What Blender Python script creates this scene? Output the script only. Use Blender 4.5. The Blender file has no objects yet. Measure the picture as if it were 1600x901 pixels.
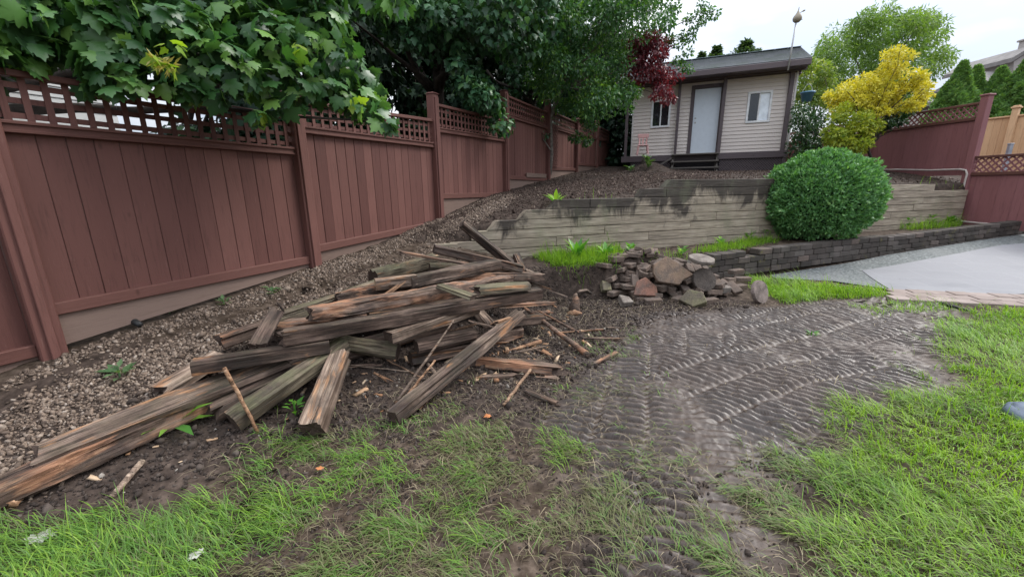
import bpy, bmesh, math, random
import numpy as np
from mathutils import Vector, Matrix, noise as mnoise

random.seed(11)
rng = np.random.default_rng(11)
sc = bpy.context.scene
col = sc.collection

# ------------------------------------------------------------------ camera
F, CX, CY, CAM_H = 635.0, 800.0, 450.5, 1.45
PITCH, ROLL = math.radians(13.9), math.radians(0.75)
_f = np.array([0, math.cos(PITCH), -math.sin(PITCH)])
_r0 = np.array([1.0, 0, 0]); _u0 = np.array([0, math.sin(PITCH), math.cos(PITCH)])
_r = math.cos(ROLL) * _r0 - math.sin(ROLL) * _u0
_u = math.sin(ROLL) * _r0 + math.cos(ROLL) * _u0
CAM = np.array([0, 0, CAM_H])

cd = bpy.data.cameras.new("camera")
cam = bpy.data.objects.new("camera", cd)
col.objects.link(cam)
cd.sensor_fit = 'HORIZONTAL'; cd.sensor_width = 36.0; cd.lens = 36.0 * F / 1600.0
cd.clip_start = 0.05; cd.clip_end = 2000
cam.matrix_world = Matrix(((_r[0], _u[0], -_f[0], CAM[0]), (_r[1], _u[1], -_f[1], CAM[1]),
                           (_r[2], _u[2], -_f[2], CAM[2]), (0, 0, 0, 1)))
sc.camera = cam

# ------------------------------------------------------------------ sky and sun (overcast)
SUN_EL, SUN_AZ = math.radians(46), math.radians(68)   # azimuth clockwise from +Y (view direction)
w = bpy.data.worlds.new("World"); sc.world = w; w.use_nodes = True
nt = w.node_tree; nt.nodes.clear()
def _n(t, **k):
    n = nt.nodes.new(t)
    for a, b in k.items(): setattr(n, a, b)
    return n
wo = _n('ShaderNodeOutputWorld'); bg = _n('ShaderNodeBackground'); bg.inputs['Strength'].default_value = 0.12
sky = _n('ShaderNodeTexSky', sky_type='NISHITA', sun_disc=False, sun_elevation=SUN_EL, sun_rotation=SUN_AZ,
         air_density=1.0, dust_density=3.0, ozone_density=1.0)
tc = _n('ShaderNodeTexCoord'); mp = _n('ShaderNodeMapping'); mp.inputs['Scale'].default_value = (1.0, 1.0, 2.6)
nz = _n('ShaderNodeTexNoise'); nz.inputs['Scale'].default_value = 2.2; nz.inputs['Detail'].default_value = 5; nz.inputs['Roughness'].default_value = .55
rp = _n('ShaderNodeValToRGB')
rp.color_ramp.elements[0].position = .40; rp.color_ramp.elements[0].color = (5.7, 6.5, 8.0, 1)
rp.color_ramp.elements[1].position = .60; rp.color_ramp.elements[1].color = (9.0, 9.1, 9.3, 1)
mx = _n('ShaderNodeMix', data_type='RGBA'); mx.inputs['Factor'].default_value = .88
L = nt.links.new
L(tc.outputs['Generated'], mp.inputs['Vector']); L(mp.outputs['Vector'], nz.inputs['Vector']); L(nz.outputs['Fac'], rp.inputs['Fac'])
# overcast luminance grows from the horizon to the zenith
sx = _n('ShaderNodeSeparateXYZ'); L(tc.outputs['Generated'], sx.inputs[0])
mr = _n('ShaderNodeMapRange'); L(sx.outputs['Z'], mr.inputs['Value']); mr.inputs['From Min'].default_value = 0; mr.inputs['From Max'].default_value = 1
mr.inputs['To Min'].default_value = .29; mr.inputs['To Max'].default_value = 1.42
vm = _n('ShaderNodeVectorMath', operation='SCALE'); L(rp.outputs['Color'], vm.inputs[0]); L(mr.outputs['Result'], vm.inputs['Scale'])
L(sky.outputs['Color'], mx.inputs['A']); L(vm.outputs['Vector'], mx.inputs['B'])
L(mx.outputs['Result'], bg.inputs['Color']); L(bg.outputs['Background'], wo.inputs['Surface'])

sl = bpy.data.lights.new("sun", 'SUN'); sl.energy = 1.5; sl.angle = math.radians(25); sl.color = (1, .97, .92)
sun = bpy.data.objects.new("sun", sl); col.objects.link(sun)
sd = Vector((math.sin(SUN_AZ) * math.cos(SUN_EL), math.cos(SUN_AZ) * math.cos(SUN_EL), math.sin(SUN_EL)))
sun.rotation_euler = sd.to_track_quat('Z', 'Y').to_euler()

sc.render.engine = 'CYCLES'
sc.view_settings.view_transform = 'Standard'; sc.view_settings.look = 'None'
sc.view_settings.gamma = 1; sc.view_settings.use_curve_mapping = False
sc.view_settings.exposure = 1.1
sc.cycles.max_bounces = 6; sc.cycles.diffuse_bounces = 3; sc.cycles.glossy_bounces = 2
sc.cycles.transmission_bounces = 4; sc.cycles.transparent_max_bounces = 4

# ------------------------------------------------------------------ helpers
def ray(px, py): return _f * F + _r * (px - CX) - _u * (py - CY)
def PY(px, py, Y):
    d = ray(px, py); return CAM + d * (Y / d[1])
def PZ(px, py, z):
    d = ray(px, py); return CAM + d * ((z - CAM_H) / d[2])

def tag(o, label=None, cat=None, group=None, kind=None):
    if label: o['label'] = label
    if cat: o['category'] = cat
    if group: o['group'] = group
    if kind: o['kind'] = kind
    return o
def empty(name, loc, rz=0.0):
    o = bpy.data.objects.new(name, None); col.objects.link(o)
    o.location = tuple(float(c) for c in loc); o.rotation_euler = (0, 0, rz); o.empty_display_size = .1
    return o

def link(name, me, mat=None, parent=None, smooth=False):
    o = bpy.data.objects.new(name, me); col.objects.link(o)
    if mat is not None: me.materials.append(mat)
    if parent is not None: o.parent = parent
    if smooth: me.polygons.foreach_set('use_smooth', np.ones(len(me.polygons), bool))
    return o

def raw_mesh(name, V, faces_flat, loop_total, attrs=None):
    me = bpy.data.meshes.new(name)
    V = np.ascontiguousarray(V, np.float32)
    me.vertices.add(len(V)); me.vertices.foreach_set('co', V.ravel())
    lt = np.asarray(loop_total, np.int32); ls = np.concatenate([[0], np.cumsum(lt)[:-1]]).astype(np.int32)
    me.loops.add(int(lt.sum())); me.loops.foreach_set('vertex_index', np.asarray(faces_flat, np.int32))
    me.polygons.add(len(lt)); me.polygons.foreach_set('loop_start', ls); me.polygons.foreach_set('loop_total', lt)
    for k, a in (attrs or {}).items():
        at = me.attributes.new(k, 'FLOAT', 'POINT'); at.data.foreach_set('value', np.asarray(a, np.float32))
    me.update(calc_edges=True); me.validate()
    return me

class MB:
    """collects boxes, prisms and tubes; build() links them as one mesh object"""
    def __init__(s): s.v = []; s.f = []; s.a = []
    def add(s, verts, faces, val=None):
        b = len(s.v); val = random.random() if val is None else val
        s.v += [tuple(map(float, p)) for p in verts]; s.a += [val] * len(verts)
        s.f += [tuple(i + b for i in q) for q in faces]
    def box(s, c, size, M=None, val=None):
        hx, hy, hz = size[0] / 2, size[1] / 2, size[2] / 2
        P = [Vector((x, y, z)) for x in (-hx, hx) for y in (-hy, hy) for z in (-hz, hz)]
        if M is not None: P = [M @ p for p in P]
        P = [p + Vector(c) for p in P]
        s.add(P, [(0, 1, 3, 2), (4, 6, 7, 5), (0, 4, 5, 1), (2, 3, 7, 6), (0, 2, 6, 4), (1, 5, 7, 3)], val)
    def bbox(s, c, size, b=.006, M=None, val=None):
        """box with chamfered edges (24 verts)"""
        h = [max(q / 2, b * 1.01) for q in size]; P = []; idx = {}
        for sx in (-1, 1):
            for sy in (-1, 1):
                for sz in (-1, 1):
                    sg = (sx, sy, sz)
                    for ax in range(3):
                        p = [sg[i] * (h[i] if i == ax else h[i] - b) for i in range(3)]
                        idx[(sg, ax)] = len(P); P.append(Vector(p))
        Fs = []
        S = (-1, 1)
        for ax in range(3):
            o = [i for i in range(3) if i != ax]
            for sg in S:
                q = []
                for a, b2 in ((-1, -1), (1, -1), (1, 1), (-1, 1)):
                    k = [0, 0, 0]; k[ax] = sg; k[o[0]] = a; k[o[1]] = b2; q.append(idx[(tuple(k), ax)])
                Fs.append(tuple(q))
            for a in S:
                for b2 in S:
                    k0 = [0, 0, 0]; k0[o[0]] = a; k0[o[1]] = b2
                    k1 = list(k0); k0[ax] = -1; k1[ax] = 1
                    Fs.append((idx[(tuple(k0), o[0])], idx[(tuple(k1), o[0])], idx[(tuple(k1), o[1])], idx[(tuple(k0), o[1])]))
        for sg in [(x, y, z) for x in S for y in S for z in S]:
            Fs.append(tuple(idx[(sg, a)] for a in range(3)))
        if M is not None: P = [M @ p for p in P]
        P = [p + Vector(c) for p in P]
        s.add(P, Fs, val)
    def prism(s, bottom, top, val=None):
        n = len(bottom)
        s.add(list(bottom) + list(top), [tuple(reversed(range(n))), tuple(range(n, 2 * n))] +
              [(i, (i + 1) % n, n + (i + 1) % n, n + i) for i in range(n)], val)
    def quadslab(s, a, b, c, d, off, val=None):
        """polygon a,b,c,d extruded by vector off"""
        o = Vector(off); A = [Vector(p) for p in (a, b, c, d)]
        s.prism(A, [p + o for p in A], val)
    def bar(s, p0, p1, wd, ht, up=(0, 0, 1), b=None, val=None):
        p0, p1 = Vector(p0), Vector(p1); x = (p1 - p0); l = x.length; x.normalize()
        y = Vector(up).cross(x)
        if y.length < 1e-4: y = Vector((1, 0, 0)).cross(x)
        y.normalize(); z = x.cross(y)
        M = Matrix((x, y, z)).transposed()
        (s.box if b is None else lambda c, sz, M, val: s.bbox(c, sz, b, M, val))((p0 + p1) / 2, (l, wd, ht), M, val=val)
    def tube(s, pts, rad, n=7, val=None, cap=True):
        pts = [Vector(p) for p in pts]; V = []; Fc = []; ref = None
        for i, p in enumerate(pts):
            t = (pts[min(i + 1, len(pts) - 1)] - pts[max(i - 1, 0)]).normalized()
            if ref is None:
                ref = t.orthogonal().normalized()
            ref = (ref - t * ref.dot(t)).normalized(); bi = t.cross(ref)
            rr = rad[i] if hasattr(rad, '__len__') else rad
            V += [p + (ref * math.cos(2 * math.pi * k / n) + bi * math.sin(2 * math.pi * k / n)) * rr for k in range(n)]
        for i in range(len(pts) - 1):
            for k in range(n):
                Fc.append((i * n + k, i * n + (k + 1) % n, (i + 1) * n + (k + 1) % n, (i + 1) * n + k))
        if cap:
            Fc.append(tuple(reversed(range(n)))); Fc.append(tuple(range((len(pts) - 1) * n, len(pts) * n)))
        s.add(V, Fc, val)
    def lathe(s, prof, c, n=20, M=None, val=None):
        V = []; Fc = []
        for (r, z) in prof:
            for k in range(n):
                p = Vector((r * math.cos(2 * math.pi * k / n), r * math.sin(2 * math.pi * k / n), z))
                V.append((M @ p if M is not None else p) + Vector(c))
        m = len(prof)
        for i in range(m - 1):
            for k in range(n):
                Fc.append((i * n + k, i * n + (k + 1) % n, (i + 1) * n + (k + 1) % n, (i + 1) * n + k))
        Fc.append(tuple(reversed(range(n)))); Fc.append(tuple(range((m - 1) * n, m * n)))
        s.add(V, Fc, val)
    def mesh(s, name):
        me = bpy.data.meshes.new(name); me.from_pydata(s.v, [], s.f)
        at = me.attributes.new('v', 'FLOAT', 'POINT'); at.data.foreach_set('value', np.asarray(s.a, np.float32))
        me.update(); return me
    def build(s, name, mat, parent=None, smooth=False):
        me = s.mesh(name)
        o = link(name, me, mat, parent, smooth)
        return o

# ------------------------------------------------------------------ numpy noise
_perm = rng.permutation(1024)
def _h(ix, iy): return _perm[(_perm[ix & 1023] + iy) & 1023]
_ang = rng.random(1024) * 2 * math.pi; _gx = np.cos(_ang); _gy = np.sin(_ang)
def perlin(x, y):
    x = np.asarray(x, float); y = np.asarray(y, float)
    ix = np.floor(x).astype(int); iy = np.floor(y).astype(int); fx = x - ix; fy = y - iy
    sx = fx * fx * fx * (fx * (fx * 6 - 15) + 10); sy = fy * fy * fy * (fy * (fy * 6 - 15) + 10)
    def g(a, b):
        h = _h(ix + a, iy + b); return _gx[h] * (fx - a) + _gy[h] * (fy - b)
    return ((g(0, 0) * (1 - sx) + g(1, 0) * sx) * (1 - sy) + (g(0, 1) * (1 - sx) + g(1, 1) * sx) * sy) * 1.5
def fbm(x, y, o=4, g=.5):
    r = 0; a = 1.0; t = 0
    for i in range(o):
        r = r + a * perlin(x * 2 ** i + 17.3 * i, y * 2 ** i - 9.1 * i); t += a; a *= g
    return r / t
def sstep(e0, e1, x):
    t = np.clip((x - e0) / (e1 - e0), 0, 1); return t * t * (3 - 2 * t)

# ------------------------------------------------------------------ material kit
class NT:
    def __init__(s, name):
        s.m = bpy.data.materials.new(name); s.m.use_nodes = True; s.t = s.m.node_tree; s.t.nodes.clear()
        s.out = s.n('ShaderNodeOutputMaterial')
    def n(s, t, **k):
        nd = s.t.nodes.new(t)
        for a, b in k.items(): setattr(nd, a, b)
        return nd
    def l(s, a, b): s.t.links.new(a, b)
    def put(s, sock, v):
        if isinstance(v, bpy.types.NodeSocket): s.l(v, sock)
        elif isinstance(v, (tuple, list)) and len(v) == 3 and sock.type == 'RGBA': sock.default_value = (*v, 1)
        else: sock.default_value = v
    def coord(s, kind='Object', scale=(1, 1, 1), loc=None):
        tcn = s.n('ShaderNodeTexCoord'); mpn = s.n('ShaderNodeMapping'); mpn.inputs['Scale'].default_value = scale
        s.l(tcn.outputs[kind], mpn.inputs['Vector'])
        if loc is not None: s.put(mpn.inputs['Location'], loc)
        return mpn.outputs['Vector']
    def rnd(s): return s.n('ShaderNodeObjectInfo').outputs['Random']
    def attr(s, name): return s.n('ShaderNodeAttribute', attribute_name=name).outputs['Fac']
    def noise(s, vec, scale=5, detail=4, rough=.55, dist=0):
        q = s.n('ShaderNodeTexNoise'); s.put(q.inputs['Vector'], vec)
        q.inputs['Scale'].default_value = scale; q.inputs['Detail'].default_value = detail
        q.inputs['Roughness'].default_value = rough; q.inputs['Distortion'].default_value = dist
        return q.outputs['Fac']
    def ramp(s, fac, stops):
        q = s.n('ShaderNodeValToRGB'); cr = q.color_ramp
        while len(cr.elements) < len(stops): cr.elements.new(.5)
        for e, (p, c) in zip(cr.elements, stops):
            e.position = p; e.color = (*c, 1) if hasattr(c, '__len__') else (c, c, c, 1)
        s.put(q.inputs['Fac'], fac); return q.outputs['Color']
    def mix(s, fac, a, b, mode='MIX'):
        q = s.n('ShaderNodeMix', data_type='RGBA', blend_type=mode)
        s.put(q.inputs['Factor'], fac); s.put(q.inputs['A'], a); s.put(q.inputs['B'], b); return q.outputs['Result']
    def math(s, op, a, b=0.0, clamp=False):
        q = s.n('ShaderNodeMath', operation=op, use_clamp=clamp); s.put(q.inputs[0], a); s.put(q.inputs[1], b); return q.outputs[0]
    def bump(s, h, strength=.3, dist=.01, nrm=None):
        q = s.n('ShaderNodeBump'); q.inputs['Strength'].default_value = strength; q.inputs['Distance'].default_value = dist
        s.put(q.inputs['Height'], h)
        if nrm is not None: s.l(nrm, q.inputs['Normal'])
        return q.outputs['Normal']
    def pbr(s, color, rough=.8, normal=None, spec=.3, metal=0.0, trans=None, extra=None):
        q = s.n('ShaderNodeBsdfPrincipled'); s.put(q.inputs['Base Color'], color); s.put(q.inputs['Roughness'], rough)
        q.inputs['Specular IOR Level'].default_value = spec; q.inputs['Metallic'].default_value = metal
        if normal is not None: s.l(normal, q.inputs['Normal'])
        if trans:   # leaf translucency
            t = s.n('ShaderNodeBsdfTranslucent'); s.put(t.inputs['Color'], extra if extra is not None else color)
            m = s.n('ShaderNodeMixShader'); m.inputs[0].default_value = trans
            s.l(q.outputs[0], m.inputs[1]); s.l(t.outputs[0], m.inputs[2]); s.l(m.outputs[0], s.out.inputs[0])
        else: s.l(q.outputs[0], s.out.inputs[0])
        return s.m

def m_plain(name, c, rough=.6, spec=.3, metal=0.0, var=.15, sc_=8, bump=.1):
    k = NT(name); v = k.coord()
    f = k.noise(v, sc_, 5); d = tuple(x * (1 - var) for x in c); e = tuple(min(1, x * (1 + var)) for x in c)
    return k.pbr(k.ramp(f, [(.3, d), (.7, e)]), rough, k.bump(k.noise(v, sc_ * 8, 3), bump, .004), spec, metal)

def m_paintwood(name, c, c2, axis='z', rough=.65, wear=(.3, .22, .19), wearamt=.5):
    """painted boards: grain along an axis, board-to-board shade, worn flecks"""
    k = NT(name); s = {'z': (14, 14, 1.1), 'x': (1.1, 14, 14)}[axis]
    v = k.coord('Object', s)
    g = k.noise(v, 3.2, 6, .65, .6); fine = k.noise(v, 14, 4, .6)
    big = k.noise(k.coord('Object'), 1.3, 4)
    base = k.mix(k.attr('v'), c, c2)
    base = k.mix(k.math('MULTIPLY', big, .5), base, tuple(x * .72 for x in c))
    dk = k.ramp(g, [(.30, .55), (.48, 1.0)])
    base = k.mix(.55, base, dk, 'MULTIPLY')
    wf = k.math('MULTIPLY', k.ramp(k.noise(v, 5, 6, .75), [(.60, 0.0), (.78, 1.0)]), wearamt)
    base = k.mix(wf, base, wear)
    kn = k.n('ShaderNodeTexVoronoi'); k.put(kn.inputs['Vector'], k.coord('Object', (4, 4, 2.2)))
    kn.inputs['Scale'].default_value = 1.0
    base = k.mix(k.ramp(kn.outputs['Distance'], [(.02, .55), (.07, 0.0)]), base, tuple(x * .35 for x in c))
    return k.pbr(base, rough, k.bump(k.mix(.5, g, fine), .5, .006), .25)

def m_timber(name, light, mid, dark, moss=0.0, rot=0.0, rotc=(.42, .2, .09), contrast=1.0, stain=False):
    """old landscaping timber: local x runs along the grain"""
    k = NT(name); r = k.rnd()
    off = k.n('ShaderNodeCombineXYZ'); 
    for i, m_ in enumerate((37., 11., 23.)): k.put(off.inputs[i], k.math('MULTIPLY', r, m_))
    v = k.coord('Object', (.9, 15, 15), off.outputs[0]); v2 = k.coord('Object', (3, 3, 3), off.outputs[0])
    g = k.noise(v, 2.2, 7, .68, .5); fine = k.noise(v, 5.5, 6, .7); big = k.noise(v2, .9, 5, .6)
    base = k.ramp(g, [(.34, dark), (.5, mid), (.64, light)])
    base = k.mix(k.ramp(big, [(.40, .85 * contrast), (.56, 0.0)]), base, dark); base = k.mix(k.ramp(big, [(.56, 0.0), (.68, .5)]), base, light)
    crack = k.ramp(k.noise(k.coord('Object', (.45, 13, 13), off.outputs[0]), 2.0, 5, .7, .4), [(.36, 1.0), (.44, 0.0)])
    base = k.mix(.75 * contrast, base, k.ramp(fine, [(.36, .42), (.5, .95), (.64, 1.35)]), 'MULTIPLY')
    base = k.mix(k.math('MULTIPLY', crack, .85 * contrast), base, tuple(x * .28 for x in dark))
    if rot:
        rf = k.ramp(k.noise(k.coord('Object', (1.3, 6, 6), off.outputs[0]), 1.7, 5, .65, .4), [(.62 - .22 * rot, 0.0), (.72 - .18 * rot, 1.0)])
        rc = k.ramp(fine, [(.3, tuple(x * .45 for x in rotc)), (.55, rotc), (.75, (.62, .4, .22))])
        base = k.mix(k.math('MULTIPLY', rf, .9), base, rc)
    if moss:
        nrm = k.n('ShaderNodeNewGeometry').outputs['Normal']; sp = k.n('ShaderNodeSeparateXYZ'); k.put(sp.inputs[0], nrm)
        up = k.ramp(sp.outputs['Z'], [(.0, .25), (.7, 1.0)])
        mf = k.math('MULTIPLY', k.math('MULTIPLY', up, moss), k.ramp(k.noise(v2, 2.2, 5, .7), [(.38, 0.0), (.6, 1.0)]))
        base = k.mix(mf, base, k.ramp(fine, [(.3, (.05, .055, .025)), (.7, (.17, .17, .085))]))
    if stain:   # black damp and algae stains spreading down from the top of the wall
        gp = k.n('ShaderNodeNewGeometry').outputs['Position']; mp_ = k.n('ShaderNodeMapping'); mp_.inputs['Scale'].default_value = (1, 1, .55); k.put(mp_.inputs['Vector'], gp)
        sz_ = k.n('ShaderNodeSeparateXYZ'); k.put(sz_.inputs[0], gp); wx_ = sz_.outputs['X']
        zz = k.math('MULTIPLY', k.math('SUBTRACT', k.math('SUBTRACT', sz_.outputs['Z'], .92), k.math('MULTIPLY', wx_, .06)), .55, False)
        sf = k.ramp(k.math('ADD', k.noise(mp_.outputs[0], 1.9, 6, .62, .6), zz), [(.50, 0.0), (.60, .93)])
        base = k.mix(sf, base, k.ramp(fine, [(.3, (.022, .018, .016)), (.75, (.075, .06, .05))]))
        gf = k.ramp(k.noise(mp_.outputs[0], 2.6, 4, .6), [(.54, 0.0), (.68, .3)]); base = k.mix(gf, base, (.17, .185, .11))
    rough = k.ramp(big, [(.3, .55), (.6, .85)])
    n1 = k.bump(g, .8, .012); n2 = k.bump(crack, .6, .01, n1)
    k.t.nodes[-1].invert = True
    return k.pbr(base, rough, k.bump(fine, .4, .004, n2), .3)

def m_leaf(name, a, b, c=None, rough=.45, trans=.35, spec=.35, under=None, tcol=None):
    k = NT(name)
    stops = [(.0, a), (.6, b)] + ([(.97, c)] if c else [])
    colr = k.ramp(k.attr('v'), stops)
    if under is not None:
        bf = k.n('ShaderNodeNewGeometry').outputs['Backfacing']; colr = k.mix(bf, colr, under)
    ex = k.mix(1.0, colr, tcol or (1.5, 1.7, .5), 'MULTIPLY')
    return k.pbr(colr, rough, None, spec, 0, trans, ex)
# ------------------------------------------------------------------ layout lines
def fence_post_xy(k):          # left boundary fence, posts every 2.44 m
    if k == 0: k = .115
    return np.array([-2.278, 4.6]) + np.array([.442, .897]) * 2.44 * (k - 1)
FD = np.array([.442, .897]); FN = np.array([.897, -.442])      # along / out of the left fence, to the yard
FENCE_BASE = {-1: .18, 0: .37, 1: .64, 2: 1.0, 3: 1.40, 4: 1.665, 5: 1.92, 6: 2.15, 7: 2.3}
W0 = np.array([-.29, 6.0]); WD = np.array([.9486, .3164]); WD /= np.linalg.norm(WD); WN = np.array([-WD[1], WD[0]])  # timber wall front line
def ts(x, y):
    dx, dy = x - W0[0], y - W0[1]
    return dx * WD[0] + dy * WD[1], dx * WN[0] + dy * WN[1]
def xy(t, s): return W0 + WD * t + WN * s
SH_O = np.array([3.941, 15.043, 2.46]); SH_YAW = -.399
SA = np.array([math.cos(SH_YAW), math.sin(SH_YAW)]); SN_ = np.array([-SA[1], SA[0]])
def shed_pt(s, b): return SH_O[:2] + SA * s + SN_ * b

# ------------------------------------------------------------------ terrain height
class TPS:
    def __init__(s, pts, z, lam=1e-4):
        s.p = np.asarray(pts, float); n = len(s.p)
        d2 = ((s.p[:, None] - s.p[None]) ** 2).sum(-1)
        K = np.where(d2 > 0, .5 * d2 * np.log(d2 + 1e-12), 0) + lam * np.eye(n) * n
        Pm = np.hstack([np.ones((n, 1)), s.p]); A = np.zeros((n + 3, n + 3))
        A[:n, :n] = K; A[:n, n:] = Pm; A[n:, :n] = Pm.T
        s.w = np.linalg.solve(A, np.concatenate([z, np.zeros(3)]))
    def __call__(s, x, y):
        x = np.asarray(x, float).ravel(); y = np.asarray(y, float).ravel(); out = np.empty(x.size)
        for i in range(0, x.size, 40000):
            a = x[i:i + 40000, None]; b = y[i:i + 40000, None]
            d2 = (a - s.p[:, 0]) ** 2 + (b - s.p[:, 1]) ** 2
            out[i:i + 40000] = (.5 * d2 * np.log(d2 + 1e-12)) @ s.w[:-3] + s.w[-3] + s.w[-2] * a[:, 0] + s.w[-1] * b[:, 0]
        return out

bank, low, up = [], [], []
for k, z in FENCE_BASE.items():
    q = fence_post_xy(k); bank.append((*q, z - .02)); bank.append((*(q - FN * 1.5), z))
    if k in (-1, 0, 1): bank.append((*(q + FN * .55), z * .80 - .01))
# toe of the bank
for q in [(-3.6, -1.5), (-2.9, 1.0), (-2.45, 1.7), (-1.55, 2.3), (-.95, 2.75), (-.35, 3.6), (.15, 4.5), (.45, 5.0)]: low.append((*q, 0.0))
for q in [(-1.9, 2.95, .17), (-1.4, 3.6, .22), (-.95, 4.4, .27), (-.5, 5.1, .33)]: bank.append(q)
for x in (-2, -1, 0, 1.5, 3, 5, 7, 10, 13):
    for y in (-6, -3, 0, 1.6, 3.2, 5): 
        if y > 1.5 and x < .3: continue
        if x < -1.5 and y > -2: continue
        low.append((x, y, 0.0))
for q in [(2, 6.2, 0), (4, 6.6, 0), (6, 7.0, .03), (8, 7.4, .12), (10.5, 8.2, .27), (12, 8.5, .3), (7, 6, 0), (10, 6.5, .08), (14, 6.5, .1), (1, 5.6, .0)]: low.append(q)
# terrace edge just behind the timber wall follows the stepped tie ends
for t, z in [(-1.15, .80), (-.5, .88), (.1, .97), (.62, 1.08), (1.25, 1.2), (1.9, 1.28), (2.9, 1.33), (3.6, 1.40), (4.3, 1.50), (6, 1.50), (8, 1.46), (10, 1.44), (11.5, 1.42)]:
    q = xy(t, .18); up.append((*q, z))
for s_, b, z in [(-.3, -.4, 1.98), (1.2, -.4, 1.93), (2.6, -.4, 1.88), (4, -.4, 1.86), (5, -.4, 1.86), (2, 3, 2.1), (5, 3, 2.05), (0, 3, 2.2)]:
    q = shed_pt(s_, b); up.append((*q, z))
for q in [(10.4, 11.5, 1.75), (10, 13, 1.8), (9.5, 16, 1.95), (12, 12, 1.75), (14, 14, 1.8), (6, 22, 2.3), (0, 22, 2.4), (12, 22, 2.2)]: up.append(q)
_lo = TPS([q[:2] for q in low + bank], np.array([q[2] for q in low + bank]))
_up = TPS([q[:2] for q in up + bank], np.array([q[2] for q in up + bank]))

# ledge in front of the timber wall: dug bank at the left, block planter wall at the right
PL = [(-1.3, 5.55), (-.35, 5.28), (.3, 5.16), (.62, 5.2), (1.3, 5.24), (1.75, 5.45), (3.05, 6.2), (4.25, 6.64), (7.07, 7.70), (10.75, 8.75), (13, 9.4)]
PLz = [.30, .37, .40, .40, .40, .40, .41, .43, .45, .48, .5]
def poly_sd(x, y, pts):
    """signed distance to an open polyline (positive on its left) and arclength parameter"""
    x = np.asarray(x, float); y = np.asarray(y, float)
    best = np.full(x.shape, 1e9); sg = np.zeros(x.shape); par = np.zeros(x.shape)
    for i in range(len(pts) - 1):
        ax, ay = pts[i]; bx, by = pts[i + 1]; dx, dy = bx - ax, by - ay; l2 = dx * dx + dy * dy
        t = np.clip(((x - ax) * dx + (y - ay) * dy) / l2, 0, 1)
        d = np.hypot(x - ax - t * dx, y - ay - t * dy); c = dx * (y - ay) - dy * (x - ax)
        m = d < best - 1e-9
        best = np.where(m, d, best); sg = np.where(m, np.sign(c), sg); par = np.where(m, i + t, par)
    return best * sg, par
def in_poly(x, y, P):
    """signed distance to closed polygon, positive inside"""
    x = np.asarray(x, float); y = np.asarray(y, float)
    best = np.full(x.shape, 1e9); ins = np.zeros(x.shape, bool); n = len(P)
    for i in range(n):
        ax, ay = P[i]; bx, by = P[(i + 1) % n]; dx, dy = bx - ax, by - ay
        t = np.clip(((x - ax) * dx + (y - ay) * dy) / (dx * dx + dy * dy + 1e-12), 0, 1)
        best = np.minimum(best, np.hypot(x - ax - t * dx, y - ay - t * dy))
        cond = ((ay > y) != (by > y)) & (x < (bx - ax) * (y - ay) / (by - ay + 1e-12) + ax)
        ins ^= cond
    return np.where(ins, best, -best)

MOUNDS = [(2.15, 5.58, .60, .34, .17), (4.15, 12.6, .55, .5, .30), (5.3, 13.2, .8, .3, .06), (-.35, 4.1, .5, .6, .05)]
def hbase(x, y):
    x = np.asarray(x, float); y = np.asarray(y, float); shp = x.shape; x = x.ravel(); y = y.ravel()
    xc = np.clip(x, -7, 15); yc = np.clip(y, -4, 22)
    t, s = ts(x, y)
    lo = np.empty(x.size); lo[:] = _lo(xc, yc)
    pd, pp = poly_sd(x, y, PL)
    lz = np.interp(pp, range(len(PLz)), PLz)
    f = sstep(.02, np.where(pp < 6, .20, .12), pd) * (x > -1.3)
    lo = np.where(f > 0, lo * (1 - f) + np.maximum(lz, lo) * f, lo)
    hi = _up(xc, yc)
    wdt = np.interp(t, [-3, -1.4, -.6], [1.2, .9, .085])
    off = np.interp(t, [-3, -1.4, -.6], [-.5, -.4, .03])
    g = sstep(0, 1, (s - off) / wdt)
    z = lo * (1 - g) + hi * g
    for (mx_, my_, rx_, ry_, a_) in MOUNDS:
        z = z + a_ * np.exp(-((x - mx_) / rx_) ** 2 - ((y - my_) / ry_) ** 2)
    return z.reshape(shp)

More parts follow.
